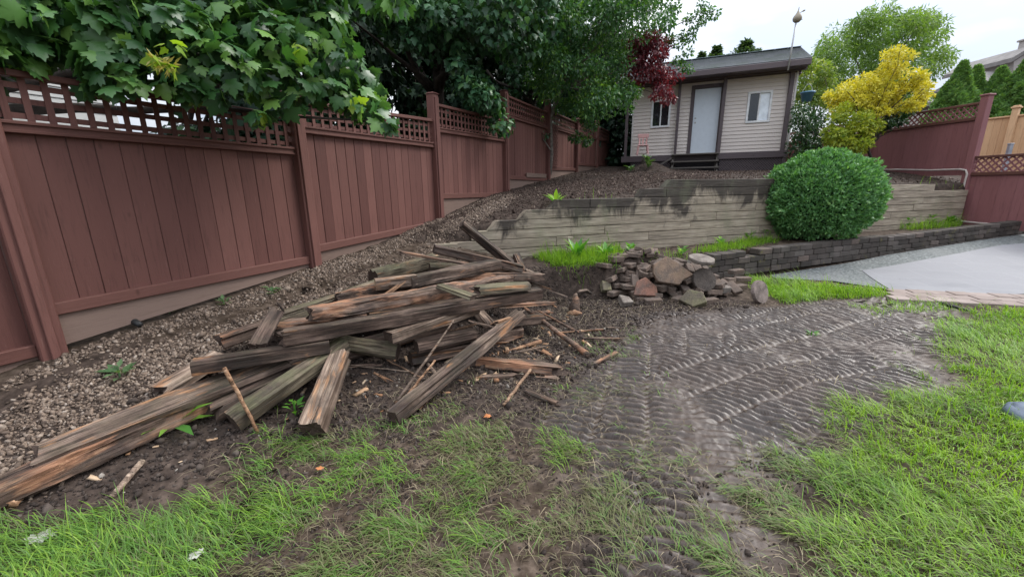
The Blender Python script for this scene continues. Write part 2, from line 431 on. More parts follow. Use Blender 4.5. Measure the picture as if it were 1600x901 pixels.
# ------------------------------------------------------------------ zones (world outlines, metres)
def W(pts): return [tuple(PZ(px, py, 0.0)[:2]) for px, py in pts]
MUD = W([(985, 492), (1100, 484), (1200, 486), (1290, 470), (1360, 466), (1440, 455), (1500, 484), (1475, 520), (1470, 570), (1490, 615),
         (1400, 640), (1330, 655), (1300, 710), (1240, 760), (1215, 830), (1230, 1000), (960, 1000), (930, 860), (900, 780), (910, 710), (850, 650), (885, 590), (930, 545)])
SOIL = W([(-60, 790), (60, 800), (260, 760), (420, 700), (470, 672), (600, 668), (720, 640), (840, 665), (930, 700), (1000, 560), (1180, 480), (1080, 440), (960, 425), (850, 430),
          (700, 480), (300, 600), (-100, 700)])
TR_DIR = np.array([.876, .482]); TR_N = np.array([-.482, .876])
def tread(x, y):
    """rubber track prints: lanes of cross bars running right-forward"""
    a = x * TR_DIR[0] + y * TR_DIR[1]; c = x * TR_N[0] + y * TR_N[1]
    c = c + .028 * (a - 2.5) ** 2 + .09 * perlin(a * .6, c * .5) + .02 * perlin(a * 3, c * 3)
    lane = c / .34 + .35 * perlin(c * 1.3, c * .7 + 3); li = np.floor(lane); lf = lane - li
    ph = np.modf(np.sin(li * 12.9898) * 43758.5453)[0]
    per = .066
    q = (x * .66 + y * .75 + .10 * (lf - .5) * np.sign(np.sin(li * 3.7)) * .25 + ph * .3 + .02 * np.abs(lf - .5) + .014 * perlin(x * 2.5, y * 2.5)) / per
    saw = q - np.floor(q)
    bar = sstep(.0, .20, saw) * (1 - sstep(.55, .78, saw)) * (1 + .35 * perlin(x * 9, y * 9))
    edge = .15 + .85 * sstep(.0, .13, lf) * (1 - sstep(.87, 1.0, lf))
    lanew = .25 + .75 * sstep(.18, .5, np.abs(np.modf(np.sin(li * 78.233) * 1543.1)[0]))
    m = .18 + .82 * sstep(-.3, .15, fbm(x * 1.3 + 5, y * 1.3, 4) + .10)
    # a second pass of prints, driven more straight ahead, over part of the patch
    w2 = sstep(-.12, .12, fbm(x * .8 + 2.2, y * .8 - 1.1, 2) - .14 + .55 * sstep(1.5, .7, x))
    c2 = x * .94 - y * .34 + .05 * perlin(x, y); l2 = c2 / .31; lf2 = l2 - np.floor(l2)
    s2 = (x * .30 + y * .95 + .02 * np.abs(lf2 - .5) + np.floor(l2) * .031 + .012 * perlin(x * 2.5, y * 2.5)) / per; s2 = s2 - np.floor(s2)
    b2 = sstep(.0, .20, s2) * (1 - sstep(.55, .78, s2)) * (1 + .35 * perlin(x * 9 + 4, y * 9)); e2 = .15 + .85 * sstep(.0, .13, lf2) * (1 - sstep(.87, 1.0, lf2))
    va = (bar - .6) * edge * (.75 + .25 * lanew); vb = (b2 - .6) * e2 * .85
    return (va * (1 - w2) + vb * w2) * m, edge * (1 - w2) + w2 * (.6 + .4 * e2), li
def hfull(x, y):
    """ground height with its small relief"""
    z = hbase(x, y)
    mud = sstep(-.22, .15, in_poly(x, y, MUD) + .30 * fbm(x * 1.9, y * 1.9, 4))
    tr, ed, li = tread(x, y)
    near = sstep(14, 9, np.hypot(x, y))
    t, s = ts(x, y)
    upz = sstep(-.1, .2, s)
    z = z + mud * (tr * .046 - (1 - ed) * .012 * sstep(-.2, .3, fbm(x * .7, y * .7 + 3, 2) + .1) + .03 * fbm(x * 1.3, y * 1.3, 3) + .018 * fbm(x * 6, y * 6, 4) + .008 * fbm(x * 19, y * 19, 2))
    rest = (1 - mud) * near
    soil = sstep(-.15, .1, in_poly(x, y, SOIL))
    z = z + rest * (.022 * fbm(x * 1.7, y * 1.7, 3) + (.010 + .016 * soil + .012 * upz) * fbm(x * 6.5, y * 6.5, 4) + .010 * (soil + upz) * fbm(x * 22, y * 22, 2))
    # faint old track dents running through the grass
    tg = sstep(.0, .5, fbm(x * .9 - 3, y * .9 + 7, 2) + .15) * (1 - mud) * sstep(-.8, -.1, in_poly(x, y, MUD))
    z = z + tg * tr * .034 + (1 - mud) * (1 - upz) * near * (1 - soil) * (.022 * fbm(x * 4.2, y * 4.2, 3) + .013 * fbm(x * 15, y * 15, 3) - .03 * sstep(.25, .6, fbm(x * 3.3 + 8, y * 3.3 - 5, 2)))
    return z
def hz(x, y): return float(hbase(np.array([x]), np.array([y]))[0])
def G(px, py, h=0.0, tmax=40):
    """where the view ray through (px, py) first comes down to h above the ground"""
    d = ray(px, py); d = d / d[1]
    Y = np.linspace(.8, tmax, 1600); X = d[0] * Y; Zr = CAM_H + d[2] * Y
    v = Zr - (hbase(X, Y) + h); i = np.nonzero(v < 0)[0]
    if len(i) == 0: raise ValueError('no ground at %s %s' % (px, py))
    i = i[0]; a, b = (Y[i - 1], Y[i]) if i else (.5, .8)
    for _ in range(12):
        m = (a + b) / 2
        if CAM_H + d[2] * m - hz(d[0] * m, m) - h < 0: b = m
        else: a = m
    return np.array([d[0] * b, b, CAM_H + d[2] * b])

# ------------------------------------------------------------------ one ground sheet in wall-aligned rows
def graded(segs):
    out = [segs[0][0]]
    for a, b, st in segs:
        n = max(1, int(round((b - a) / st))); out += list(np.linspace(a, b, n + 1)[1:])
    return np.array(out)
tg_ = graded([(-400, -60, 60), (-60, -8, 4), (-8, -4.5, .15), (-4.5, -2.2, .05), (-2.4, 4.3, .0092), (4.0, 12.5, .06), (12.5, 22, .4), (22, 60, 4), (60, 400, 60)])
sg_ = graded([(-400, -60, 60), (-60, -10, 4), (-10, -6.6, .2), (-6.6, -5.2, .03), (-5.2, -1.15, .0090), (-1.15, -.1, .03), (-.1, .3, .025), (.3, 2.5, .05), (2.5, 9, .09), (9, 20, .5), (20, 60, 4), (60, 400, 60)])
TT, SS = np.meshgrid(tg_, sg_)
GX = W0[0] + WD[0] * TT + WN[0] * SS; GY = W0[1] + WD[1] * TT + WN[1] * SS
GZ = hfull(GX.ravel(), GY.ravel())
gx, gy = GX.ravel(), GY.ravel()
ni, nj = GX.shape
idx = np.arange(ni * nj).reshape(ni, nj)
quads = np.stack([idx[:-1, :-1], idx[:-1, 1:], idx[1:, 1:], idx[1:, :-1]], -1).reshape(-1, 4)
t_, s_ = ts(gx, gy)
a_mud = sstep(-.28, .20, in_poly(gx, gy, MUD) + .35 * fbm(gx * 1.9, gy * 1.9, 4))
a_soil = np.maximum(sstep(-.25, .12, in_poly(gx, gy, SOIL) + .25 * fbm(gx * 1.6, gy * 1.6, 3)), sstep(-.05, .1, s_))
GRASS_A = np.zeros(gx.size)

km = NT('ground_soil')
v = km.coord('Object'); mud = km.attr('mud'); soil = km.attr('soil')
n1 = km.noise(v, 1.6, 5, .6); n2 = km.noise(v, 14, 6, .65); n3 = km.noise(v, 90, 4, .65)
c_soil = km.ramp(n2, [(.3, (.022, .016, .013)), (.55, (.055, .040, .032)), (.75, (.11, .082, .066))])
c_mud = km.ramp(km.mix(.5, n1, n2), [(.35, (.030, .019, .013)), (.5, (.055, .037, .027)), (.65, (.085, .060, .046))])
c_lawn = km.ramp(n2, [(.32, (.020, .013, .008)), (.5, (.056, .040, .029)), (.68, (.115, .086, .066))])
cc = km.mix(soil, c_lawn, c_soil); cc = km.mix(mud, cc, c_mud)
cc = km.mix(km.math('MULTIPLY', km.ramp(n3, [(.64, 0.0), (.72, .55)]), km.math('SUBTRACT', 1.0, mud)), cc, (.19, .15, .12))
wet = km.ramp(n1, [(.38, .30), (.6, .56)])
rough = km.mix(mud, (.85, .85, .85), km.mix(km.attr('crest'), (.55, .55, .55), wet))
nb = km.bump(n2, .30, .010); nb = km.bump(n3, .30, .005, nb)
M_ground = km.pbr(cc, rough, nb, .5)
_b = [n_ for n_ in km.t.nodes if n_.type == 'BSDF_PRINCIPLED'][0]; km.put(_b.inputs['Specular IOR Level'], km.math('MULTIPLY_ADD', mud, .42)); _m = _b.inputs['Specular IOR Level'].links[0].from_node; _m.inputs[2].default_value = .12
me = raw_mesh('ground', np.stack([gx, gy, GZ], -1), quads.ravel(), np.full(len(quads), 4), {'mud': a_mud, 'soil': a_soil, 'crest': np.clip(tread(gx, gy)[0] + .6, 0, 1)})
ground = link('ground', me, M_ground, smooth=True)
tag(ground, 'churned soil, lawn and track-printed mud of the back yard', kind='structure')
# ------------------------------------------------------------------ materials of the built things
M_maroon = m_paintwood('maroon_paint', (.112, .046, .038), (.190, .086, .070), 'z', .62, (.27, .17, .14), .5)
M_maroonx = m_paintwood('maroon_paint_rails', (.115, .048, .038), (.165, .075, .060), 'x', .62, (.32, .22, .20), .45)
M_maroon_flat = m_paintwood('maroon_paint_smooth', (.235, .098, .10), (.265, .115, .118), 'z', .6, (.25, .13, .13), .15)
M_kick = m_paintwood('bare_kickboard', (.185, .125, .10), (.23, .16, .13), 'x', .8, (.09, .05, .04), .9)
M_cedar = m_paintwood('new_cedar', (.55, .34, .19), (.66, .44, .26), 'z', .6, (.45, .22, .10), .3)

def fp(k, off=0.0, z=0.0):
    q = fence_post_xy(k) + FN * off; return Vector((q[0], q[1], z))

# ------------------------------------------------------------------ left fence
fence = empty('lattice_fence', (*fence_post_xy(1), .64))
tag(fence, 'long maroon board fence with square lattice top stepping up the slope on the left', 'fence')
def fparent(o):
    o.parent = fence; o.matrix_parent_inverse = fence.matrix_basis.inverted() if False else Matrix.Translation(-Vector(fence.location)); return o
Xf = Vector((FD[0], FD[1], 0)); Yf = Vector((-FN[0], -FN[1], 0)); Zf = Vector((0, 0, 1))
MF = Matrix((Xf, Yf, Zf)).transposed()
def fence_piece(name, mb, mat, k):
    """mb is written in bay coordinates: x along the fence from post k, y away from the yard, z world height"""
    me = mb.mesh(name); o = bpy.data.objects.new(name, me); col.objects.link(o); me.materials.append(mat)
    q = fence_post_xy(k)
    Mw = Matrix.Translation((q[0], q[1], 0)) @ MF.to_4x4()
    o.parent = fence
    o.matrix_local = Matrix.Translation(-Vector(fence.location)) @ Mw
    return o
BAYS = {  # k: bottom (l, r), middle rail (l, r), top (l, r)
    -1: ((.42, .42), (1.62, 1.62), (1.95, 1.95)),
    0: ((.672, .690), (1.865, 1.852), (2.19, 2.187)),
    1: ((.80, .90), (2.085, 2.112), (2.36, 2.475)),
    2: ((1.33, 1.31), (2.355, 2.41), (2.72, 2.785)),
    3: ((1.67, 1.645), (2.91, 2.93), (3.28, 3.285)),
    4: ((1.93, 1.98), (2.98, 3.02), (3.36, 3.36)),
    5: ((2.15, 2.2), (3.08, 3.12), (3.50, 3.50)),
    6: ((2.25, 2.25), (3.15, 3.15), (3.55, 3.55))}
POST_TOP = {0: 2.30, 1: 2.44, 2: 2.86, 3: 3.35, 4: 3.58, 5: 3.45, 6: 3.72, 7: 3.7}
S = 2.44; pw = .135
for k, (bo, mi, to) in BAYS.items():
    S = float(np.linalg.norm(fence_post_xy(k + 1) - fence_post_xy(k)))
    lerp = lambda a, u: a[0] + (a[1] - a[0]) * u / S
    # vertical boards
    m = MB(); x = pw / 2 + .004; n = int(round(S / .152)); bw = (S - pw - .008) / n
    for i in range(n):
        u = x + bw * (i + .5); g = random.choice((.003, .003, .0035, .004)); jz = random.uniform(-.006, .006); jy = random.uniform(-.003, .003)
        z0 = lerp(bo, u) - .02; z1 = lerp(mi, u) + .02
        if k == 4 and i < 0: continue
        m.bbox((u, .012 + jy, (z0 + z1) / 2), (bw - g, .019, z1 - z0), .003)
    fence_piece('board_panel', m, M_maroon, k)
    # lattice: uprights in front, laid strips behind
    m = MB(); nsl = 20 if k >= 0 else 18
    for i in range(nsl):
        u = pw / 2 + (S - pw) * (i + .5) / nsl
        z0 = lerp(mi, u) + .03; z1 = lerp(to, u) - .02
        m.box((u, -.003, (z0 + z1) / 2), (.036, .008, z1 - z0))
    for j in range(3):
        fr = (j + .5) / 3
        a = Vector((pw / 2, .0065, mi[0] + .03 + (to[0] - mi[0] - .05) * fr)); b = Vector((S - pw / 2, .0065, mi[1] + .03 + (to[1] - mi[1] - .05) * fr))
        m.bar(a, b, .008, .036)
    fence_piece('lattice', m, M_maroon, k)
    for nm, lv, ht, dep in (('top_rail', to, .042, .07), ('middle_rail', mi, .075, .055), ('bottom_rail', bo, .085, .06)):
        m = MB(); a = Vector((pw / 2, -.012, lv[0])); b = Vector((S - pw / 2, -.012, lv[1]))
        m.bar(a, b, dep, ht, b=.005)
        if nm == 'middle_rail':
            m.bar(a + Vector((0, -.034, .028)), b + Vector((0, -.034, .028)), .016, .022, b=.003)
            m.bar(a + Vector((0, -.032, -.026)), b + Vector((0, -.032, -.026)), .012, .020, b=.003)
        fence_piece(nm, m, M_maroonx, k)
    # kickboard filling the gap down to the slope
    g0, g1 = FENCE_BASE[k], FENCE_BASE.get(k + 1, 2.3)
    m = MB(); zt0, zt1 = bo[0] - .045, bo[1] - .045
    zb0, zb1 = min(g0 - .10, zt0 - .05), min(g1 - .10, zt1 - .05)
    if k == 0: zb0, zb1 = .405, .600
    x0, x1 = pw / 2, S - pw / 2
    m.prism([(x0, -.012, zt0), (x1, -.012, zt1), (x1, -.012, zb1), (x0, -.012, zb0)], [(x0, .026, zt0), (x1, .026, zt1), (x1, .026, zb1), (x0, .026, zb0)])
    fence_piece('kickboard', m, M_kick, k)
for k in range(0, 8):
    m = MB(); gb = FENCE_BASE[k] - .25; tp = POST_TOP[k]
    m.bbox((0, -.01, (gb + tp) / 2), (pw, pw, tp - gb), .008)
    m.bbox((0, -.01 - pw / 2 - .010, (gb + tp) / 2 - .02), (.045 if k == 0 else .09, .019, tp - gb - .06), .004)
    m.prism([(-pw / 2 - .012, -.01 - pw / 2 - .02, tp), (pw / 2 + .012, -.01 - pw / 2 - .02, tp), (pw / 2 + .012, pw / 2, tp), (-pw / 2 - .012, pw / 2, tp)],
            [(-.05, -.06, tp + .022), (.05, -.06, tp + .022), (.05, .04, tp + .022), (-.05, .04, tp + .022)])
    fence_piece('post', m, M_maroon, k)
# diagonal trellis leaning on bay 4
m = MB(); x0, x1, z0, z1 = .12, .62, 1.98, 3.05
def diag_lattice(m, x0, x1, z0, z1, y, step, wd, th, rails=True):
    import itertools
    L_ = x1 - x0; Hh = z1 - z0
    for sgn, yy in ((1, y), (-1, y + th + .001)):
        c = -Hh
        while c < L_:
            a, b = (c, 0.0), (c + Hh, Hh)
            ta = max(0, -c); tb = min(Hh, L_ - c)
            if tb - ta > wd:
                p, q = (c + ta, ta), (c + tb, tb)
                if sgn < 0: p, q = (L_ - p[0], p[1]), (L_ - q[0], q[1])
                m.bar((x0 + p[0], yy, z0 + p[1]), (x0 + q[0], yy, z0 + q[1]), th, wd)
            c += step
diag_lattice(m, x0, x1, z0, z1, -.075, .115, .03, .007)
fence_piece('trellis', m, M_maroon, 4)
# loose board standing on the kickboard of bay 3
m = MB(); m.bbox((1.65, -.05, 1.735), (1.25, .02, .10), .004); fence_piece('loose_board', m, M_kick, 3)

# pale stakes against the far bays
def stake(px, py, h, lbl):
    q = G(px, py); m = MB(); m.bbox((0, 0, h / 2 - .1), (.075, .075, h + .2), .006)
    o = m.build('wooden_stake', M_kick); o.location = tuple(q); o.rotation_euler = (0, random.uniform(-.02, .02), .46)
    tag(o, lbl, 'stake', 'stakes along the far fence')
stake(897, 268, 1.12, 'pale wooden stake standing beside the trellis on the far fence')
stake(931, 262, 1.22, 'pale wooden stake in front of the dark far fence post near the shed')

# ------------------------------------------------------------------ timber retaining wall
M_tie = m_timber('weathered_tie', (.42, .355, .275), (.345, .285, .215), (.21, .17, .128), .2, 0, contrast=.4, stain=True)
def wall_stain(m_):   # dark damp streaks running down from the top edge (real discolouration of the old wood)
    pass
tw = empty('timber_retaining_wall', (*W0, .5))
tag(tw, 'weathered grey stacked timber retaining wall with stepped sloping left end', 'retaining wall')
MW = Matrix((Vector((*WD, 0)), Vector((*WN, 0)), Vector((0, 0, 1)))).transposed()
TH = .142
def tie(t0, t1, z, slant=0.0, tilt=0.0, y=0.0):
    l = t1 - t0; m = MB(); nseg = max(2, int(l / .25)); V = []; Fc = []
    prof = [(-.5, -.46), (-.46, -.5), (.46, -.5), (.5, -.46), (.5, .46), (.46, .5), (-.46, .5), (-.5, .46)]
    for i in range(nseg + 1):
        for (a, b) in prof:
            xx = -l / 2 + l * i / nseg + (slant * (b + .5) if i == 0 else 0)
            n_ = mnoise.noise(Vector((xx * 2.5 + t0 * 3, a * 2, b * 2 + z * 9)))
            V.append((xx, a * (.14 + .006 * n_), b * (TH - .008 + .004 * n_)))
    p = len(prof)
    for i in range(nseg):
        for j in range(p):
            Fc.append((i * p + j, i * p + (j + 1) % p, (i + 1) * p + (j + 1) % p, (i + 1) * p + j))
    Fc.append(tuple(reversed(range(p)))); Fc.append(tuple(range(nseg * p, nseg * p + p)))
    m.add(V, [tuple(reversed(f)) for f in Fc])
    o = m.build('timber_tie', M_tie, tw)
    c = W0 + WD * (t0 + t1) / 2 + WN * (.07 + y)
    o.matrix_local = Matrix.Translation(Vector((c[0] - W0[0], c[1] - W0[1], z + TH / 2 - .5))) @ MW.to_4x4() @ Matrix.Rotation(tilt, 4, 'Y')
    return o
def t_at(px, py):   # wall coordinate of a pixel lying on the wall's front plane
    d = ray(px, py); k = (W0 @ WN) / (d[:2] @ WN); q = CAM + d * k
    return ts(q[0], q[1])[0], q[2]
T_END = ts(10.55, 9.66)[0]
zb = .985 - TH * 6
courses = [  # z bottom, [tie ends], slant of the left end
    (zb, [-.30, 1.2, 3.3, 5.7, 8.2, T_END], 0), (zb + TH, [-.42, .9, 2.55, 4.45, 6.4, 9.3, T_END], 0),
    (zb + 2 * TH, [-.5, 2.2, 4.0, 6.5, 8.6, T_END], 0), (zb + 3 * TH, [-.62, 1.05, 2.75, 5.2, 7.6, T_END], 0),
    (zb + 4 * TH, [-.30, 1.9, 3.6, 5.9, 8.9, T_END], 0), (zb + 5 * TH, [-.06, 1.4, 4.15, 6.8, 9.6, T_END], .14),
    (zb + 6 * TH, [.42, 1.98, 3.25, 5.05, 7.2, 9.9, T_END], .13), (zb + 7 * TH, [.92, 1.62, 4.1, 6.5, 8.8, T_END], .13),
    (zb + 8 * TH, [2.5, 3.05, 5.3, 7.9, 10.2], .1), (zb + 9 * TH, [2.98, 4.4, 6.1], .14)]
ztop_ref = {9: 1.535}
for ci, (z, en, sl_) in enumerate(courses):
    for i in range(len(en) - 1):
        tie(en[i] + .004, en[i + 1] - .004, z + (.0 if ci < 9 else 0), sl_ if i == 0 else 0, random.uniform(-.002, .002), random.uniform(-.006, .006))
# short tie ends buried in the slope beyond the wall's left end
for (t0, t1, z, sl_) in [(-.95, -.52, zb + 2.95 * TH, .12), (-1.1, -.66, zb + 1.9 * TH, .1)]:
    tie(t0, t1, z, sl_, .03, -.03)
# dead-man tie ends showing in the face
for t, ci in [(1.30, 6), (4.28, 7), (3.95, 1), (1.28, 3)]:
    m = MB(); m.bbox((0, 0, 0), (.10, .16, TH - .02), .008); o = m.build('tie_end', M_tie, tw)
    c = W0 + WD * t + WN * .066; o.matrix_local = Matrix.Translation(Vector((c[0] - W0[0], c[1] - W0[1], zb + ci * TH + TH / 2 - .5))) @ MW.to_4x4()

# ------------------------------------------------------------------ block planter wall
def m_block():
    k = NT('mossy_concrete_block'); v = k.coord(); f = k.noise(v, 3, 5, .6); g = k.noise(v, 45, 4, .7)
    b = k.ramp(k.attr('v'), [(0, (.045, .037, .033)), (.45, (.075, .061, .053)), (.8, (.115, .098, .088)), (1, (.14, .105, .088))])
    b = k.mix(k.ramp(f, [(.42, 0.0), (.62, .75)]), b, (.045, .04, .034))
    b = k.mix(k.ramp(k.noise(v, 5.5, 5, .7), [(.60, 0.0), (.72, .7)]), b, (.17, .15, .045))
    return k.pbr(b, .85, k.bump(g, .6, .01), .25)
M_block = m_block()
def block_run(m, a, b, n_courses, z0a, z0b, ch=.098, blen=.27, dep=.19, top_jit=0.0):
    a = np.array(a); b = np.array(b); L_ = np.linalg.norm(b - a); d = (b - a) / L_; nn = np.array([-d[1], d[0]])
    Mx = Matrix((Vector((*d, 0)), Vector((*nn, 0)), Vector((0, 0, 1)))).transposed()
    for c in range(n_courses):
        u = -(blen / 2) * (c % 2)
        while u < L_:
            l = blen * random.uniform(.8, 1.15); u0, u1 = max(u, 0), min(u + l, L_)
            if u1 - u0 > .05:
                q = a + d * (u0 + u1) / 2 + nn * (dep / 2 + random.uniform(-.008, .008) - .02)
                zz = z0a + (z0b - z0a) * ((u0 + u1) / 2 / L_) + ch * (c + .5)
                if not (c == n_courses - 1 and random.random() < top_jit):
                    m.bbox((q[0], q[1], zz), (u1 - u0 - .006, dep, ch - .005), .009, Mx @ Matrix.Rotation(random.uniform(-.02, .02), 3, 'Z'))
            u += l
    return d, nn
pw_ = MB()
block_run(pw_, (2.35, 5.72), (3.05, 6.12), 3, .06, .06, top_jit=.4)
block_run(pw_, (3.055, 6.123), (4.25, 6.57), 4, .03, .06, top_jit=.1)
block_run(pw_, (4.255, 6.572), (7.07, 7.62), 4, .06, .10)
block_run(pw_, (7.075, 7.622), (11.2, 8.80), 4, .10, .28, .092)
planter = pw_.build('planter_wall', M_block)
tag(planter, 'low dark mossy concrete block wall edging the bed in front of the timber wall', 'planter wall')
# ------------------------------------------------------------------ shed
def m_siding():
    k = NT('vinyl_siding'); v = k.coord(); f = k.noise(v, 1.2, 4); g = k.noise(k.coord('Object', (1.5, 1, 40)), 3, 3)
    b = k.ramp(f, [(.3, (.60, .53, .48)), (.7, (.68, .605, .55))])
    return k.pbr(b, .5, k.bump(g, .08, .003), .35)
M_siding = m_siding()
M_trim = m_paintwood('shed_trim_paint', (.105, .082, .088), (.135, .108, .112), 'x', .55, (.16, .13, .13), .25)
M_trimz = m_paintwood('shed_post_paint', (.105, .082, .088), (.135, .108, .112), 'z', .55, (.16, .13, .13), .25)
M_deckwood = m_paintwood('step_wood', (.10, .088, .078), (.14, .122, .108), 'x', .75, (.2, .18, .16), .4)
M_white = m_plain('white_vinyl', (.74, .74, .74), .35, .4)
M_door = m_plain('pale_door_paint', (.60, .65, .70), .4, .4, var=.04)
M_brass = m_plain('door_hardware', (.35, .32, .28), .35, .5, .9)
def m_shingle():
    k = NT('asphalt_shingles'); v = k.coord(); br = k.n('ShaderNodeTexBrick'); k.put(br.inputs['Vector'], k.coord('Object', (1, 1, 1)))
    br.inputs['Scale'].default_value = 1.0; br.inputs['Brick Width'].default_value = .3; br.inputs['Row Height'].default_value = .14; br.inputs['Mortar Size'].default_value = .006
    k.put(br.inputs['Color1'], (.075, .083, .09)); k.put(br.inputs['Color2'], (.115, .125, .13)); k.put(br.inputs['Mortar'], (.05, .05, .055))
    g = k.noise(v, 160, 3, .7); b = k.mix(.4, br.outputs['Color'], k.ramp(g, [(.3, (.045, .045, .05)), (.7, (.17, .18, .19))]))
    b = k.mix(k.ramp(k.noise(v, 2, 4), [(.45, 0.0), (.65, .5)]), b, (.06, .075, .06))
    return k.pbr(b, .95, k.bump(g, .4, .006), .06)
M_shingle = m_shingle()
def m_glass(name, tint):
    k = NT(name); v = k.coord(); b = k.ramp(k.noise(v, 3, 3), [(.35, tint), (.65, tuple(x * 1.6 for x in tint))])
    return k.pbr(b, .06, None, .8)
M_glass = m_glass('dark_window_glass', (.012, .014, .016)); M_blind = m_glass('curtained_glass', (.62, .66, .70))

shed = empty('garden_shed', SH_O, SH_YAW)
tag(shed, 'beige clapboard garden shed with brown trim, pale door and two windows on the upper terrace', 'shed')
LD = 4.982; BK = .25; DEP = 2.9
def sp(name, mb, mat, parent=shed, smooth=False): return mb.build(name, mat, parent, smooth)
# siding: real lapped boards on the front and both ends; openings left for the windows and the door
wx0, wx1 = .285, 4.995; WH = 2.26
win_r = (3.749, 4.417, .879, 1.797); win_l = (.878, 1.496, .914, 1.797); door = (2.208, 2.978, 0.0, 2.03)
m = MB(); lap = .112; n = int(math.ceil((WH + .02) / lap))
def lapboard(m, x0, x1, z, za=None, zb=None):
    z1 = min(z + lap + .012, WH + .02)
    if za is not None: z = za
    if zb is not None: z1 = zb
    m.prism([(x0, BK - .026, z), (x1, BK - .026, z), (x1, BK + .02, z), (x0, BK + .02, z)],
            [(x0, BK - .004, z1), (x1, BK - .004, z1), (x1, BK + .02, z1), (x0, BK + .02, z1)], .5)
for i in range(n):
    z = i * lap; spans = [(wx0 + .02, wx1 - .02)]
    for (a, b, c, d) in (win_r, win_l, door):
        if z + lap > c and z < d:
            ns = []
            for (p, q) in spans:
                if b <= p or a >= q: ns.append((p, q))
                else:
                    if a > p: ns.append((p, a))
                    if b < q: ns.append((b, q))
            spans = ns
            if c - z > .01: lapboard(m, a, b, z, None, c)
            if z + lap - d > .01: lapboard(m, a, b, z, d, None)
    for (p, q) in spans: lapboard(m, p, q, z)
for xs, sg in ((wx0, -1), (wx1, 1)):
    for i in range(n):
        z = i * lap; z1 = z + lap + .012
        m.prism([(xs + sg * .012, BK + .02, z), (xs + sg * .012, BK + DEP, z), (xs - sg * .03, BK + DEP, z), (xs - sg * .03, BK + .02, z)],
                [(xs, BK + .02, z1), (xs, BK + DEP, z1), (xs - sg * .03, BK + DEP, z1), (xs - sg * .03, BK + .02, z1)], .5)
m.box(((wx0 + wx1) / 2, BK + DEP, 1.2), (wx1 - wx0, .05, 2.4))
m.box(((wx0 + wx1) / 2, BK + .3, 1.2), (wx1 - wx0 - .2, .02, 2.2))     # inner partition behind the openings
sp('wall', m, M_siding)
M_ctrim = m_plain('light_corner_trim', (.58, .55, .52), .45)
for x_ in (wx0, wx1):
    m = MB(); m.bbox((x_, BK - .008, WH / 2), (.05, .055, WH), .004); sp('corner_trim', m, M_ctrim)
# deck beam
m = MB(); m.bbox((LD / 2, .04, -.098), (LD + .04, .08, .196), .006); m.box((LD / 2, .9, -.06), (LD, 1.7, .1)); sp('deck_beam', m, M_trim)
for x_ in (.25, 1.7, 3.3, 4.8):
    m = MB(); m.bbox((x_, .25, -.55), (.2, .2, .7), .01); sp('pier_block', m, M_block)
m = MB(); m.box((LD / 2, 2.5, -.35), (LD - .1, .05, .6)); sp('back_skirt', m, M_trim)
# porch posts
for x_, wd_ in ((.10, .09), (1.74, .085), (3.06, .10), (4.86, .12)):
    m = MB(); m.bbox((x_, .085 if x_ < 4.8 else .19, 1.13), (wd_, .09, 2.26), .006); sp('post', m, M_trimz)
m = MB(); m.bbox((LD / 2 + .05, .085, 2.33), (LD + .3, .10, .17), .006); sp('header_beam', m, M_trim); m = MB(); m.bbox((LD / 2 + .1, BK - .02, 2.30), (LD, .03, .16), .004); sp('frieze_board', m, M_trim)
# door
d_ = empty('door', (0, 0, 0)); 
m = MB(); m.bbox(((door[0] + door[1]) / 2, BK + .02, 1.01), (door[1] - door[0], .04, 2.02), .005)
for j in range(6):
    m.box((door[0] + .07 + .125 * j, BK - .002, 1.05), (.012, .008, 1.78))
bpy.data.objects.remove(d_)
dr = sp('door', m, M_door)
m = MB()
for xx, wd_ in ((door[0] - .055, .11), (door[1] + .04, .08)): m.bbox((xx, BK - .015, 1.07), (wd_, .05, 2.14), .004)
m.bbox(((door[0] + door[1]) / 2, BK - .015, 2.085), (door[1] - door[0], .05, .11), .004)
sp('frame', m, M_trimz, dr)
m = MB()
for z_ in (1.0, 1.14):
    m = MB(); m.lathe([(.0, -.06), (.022, -.058), (.028, -.045), (.02, -.03), (.012, -.02), (.03, -.008), (.03, 0)], (door[0] + .075, BK - .001, z_), 10, Matrix.Rotation(-math.pi / 2, 3, 'X') @ Matrix.Scale(-1, 3, (0, 0, 1))); sp('handle', m, M_brass, dr, True)
# windows
def window(rect, dark_first):
    a, b, c, d = rect; m = MB(); t = .062
    for (cx_, cz_, sx, sz) in (((a + b) / 2, c + t / 2, b - a, t), ((a + b) / 2, d - t / 2, b - a, t), (a + t / 2, (c + d) / 2, t, d - c - 2 * t), (b - t / 2, (c + d) / 2, t, d - c - 2 * t)):
        m.bbox((cx_, BK - .014, cz_), (sx, .07, sz), .006)
    mid = (a + b) / 2; m.bbox((mid, BK - .006, (c + d) / 2), (.045, .05, d - c - 2 * t), .004)
    f = sp('window', m, M_white)
    for (p, q, mt) in ((a + t, mid - .022, M_glass), (mid + .022, b - t, M_glass if not dark_first else M_blind)):
        g = MB(); g.box(((p + q) / 2, BK + .006, (c + d) / 2), (q - p, .006, d - c - 2 * t)); sp('pane', g, mt, f)
window(win_r, True); window(win_l, False)
# lattice skirt
m = MB(); diag_lattice(m, .3, 1.62, -.70, -.196, .05, .075, .024, .006); sp('lattice_skirt', m, M_trim)
m = MB(); diag_lattice(m, 3.12, LD - .12, -.70, -.196, .05, .075, .024, .006)
m.bbox((LD - .07, .06, -.45), (.1, .08, .5), .005)
sp('lattice_skirt', m, M_trim)
m = MB(); m.box((LD / 2, .16, -.45), (LD - .3, .02, .5)); sp('skirt_backing', m, m_plain('dark_underside', (.03, .026, .028), .9))
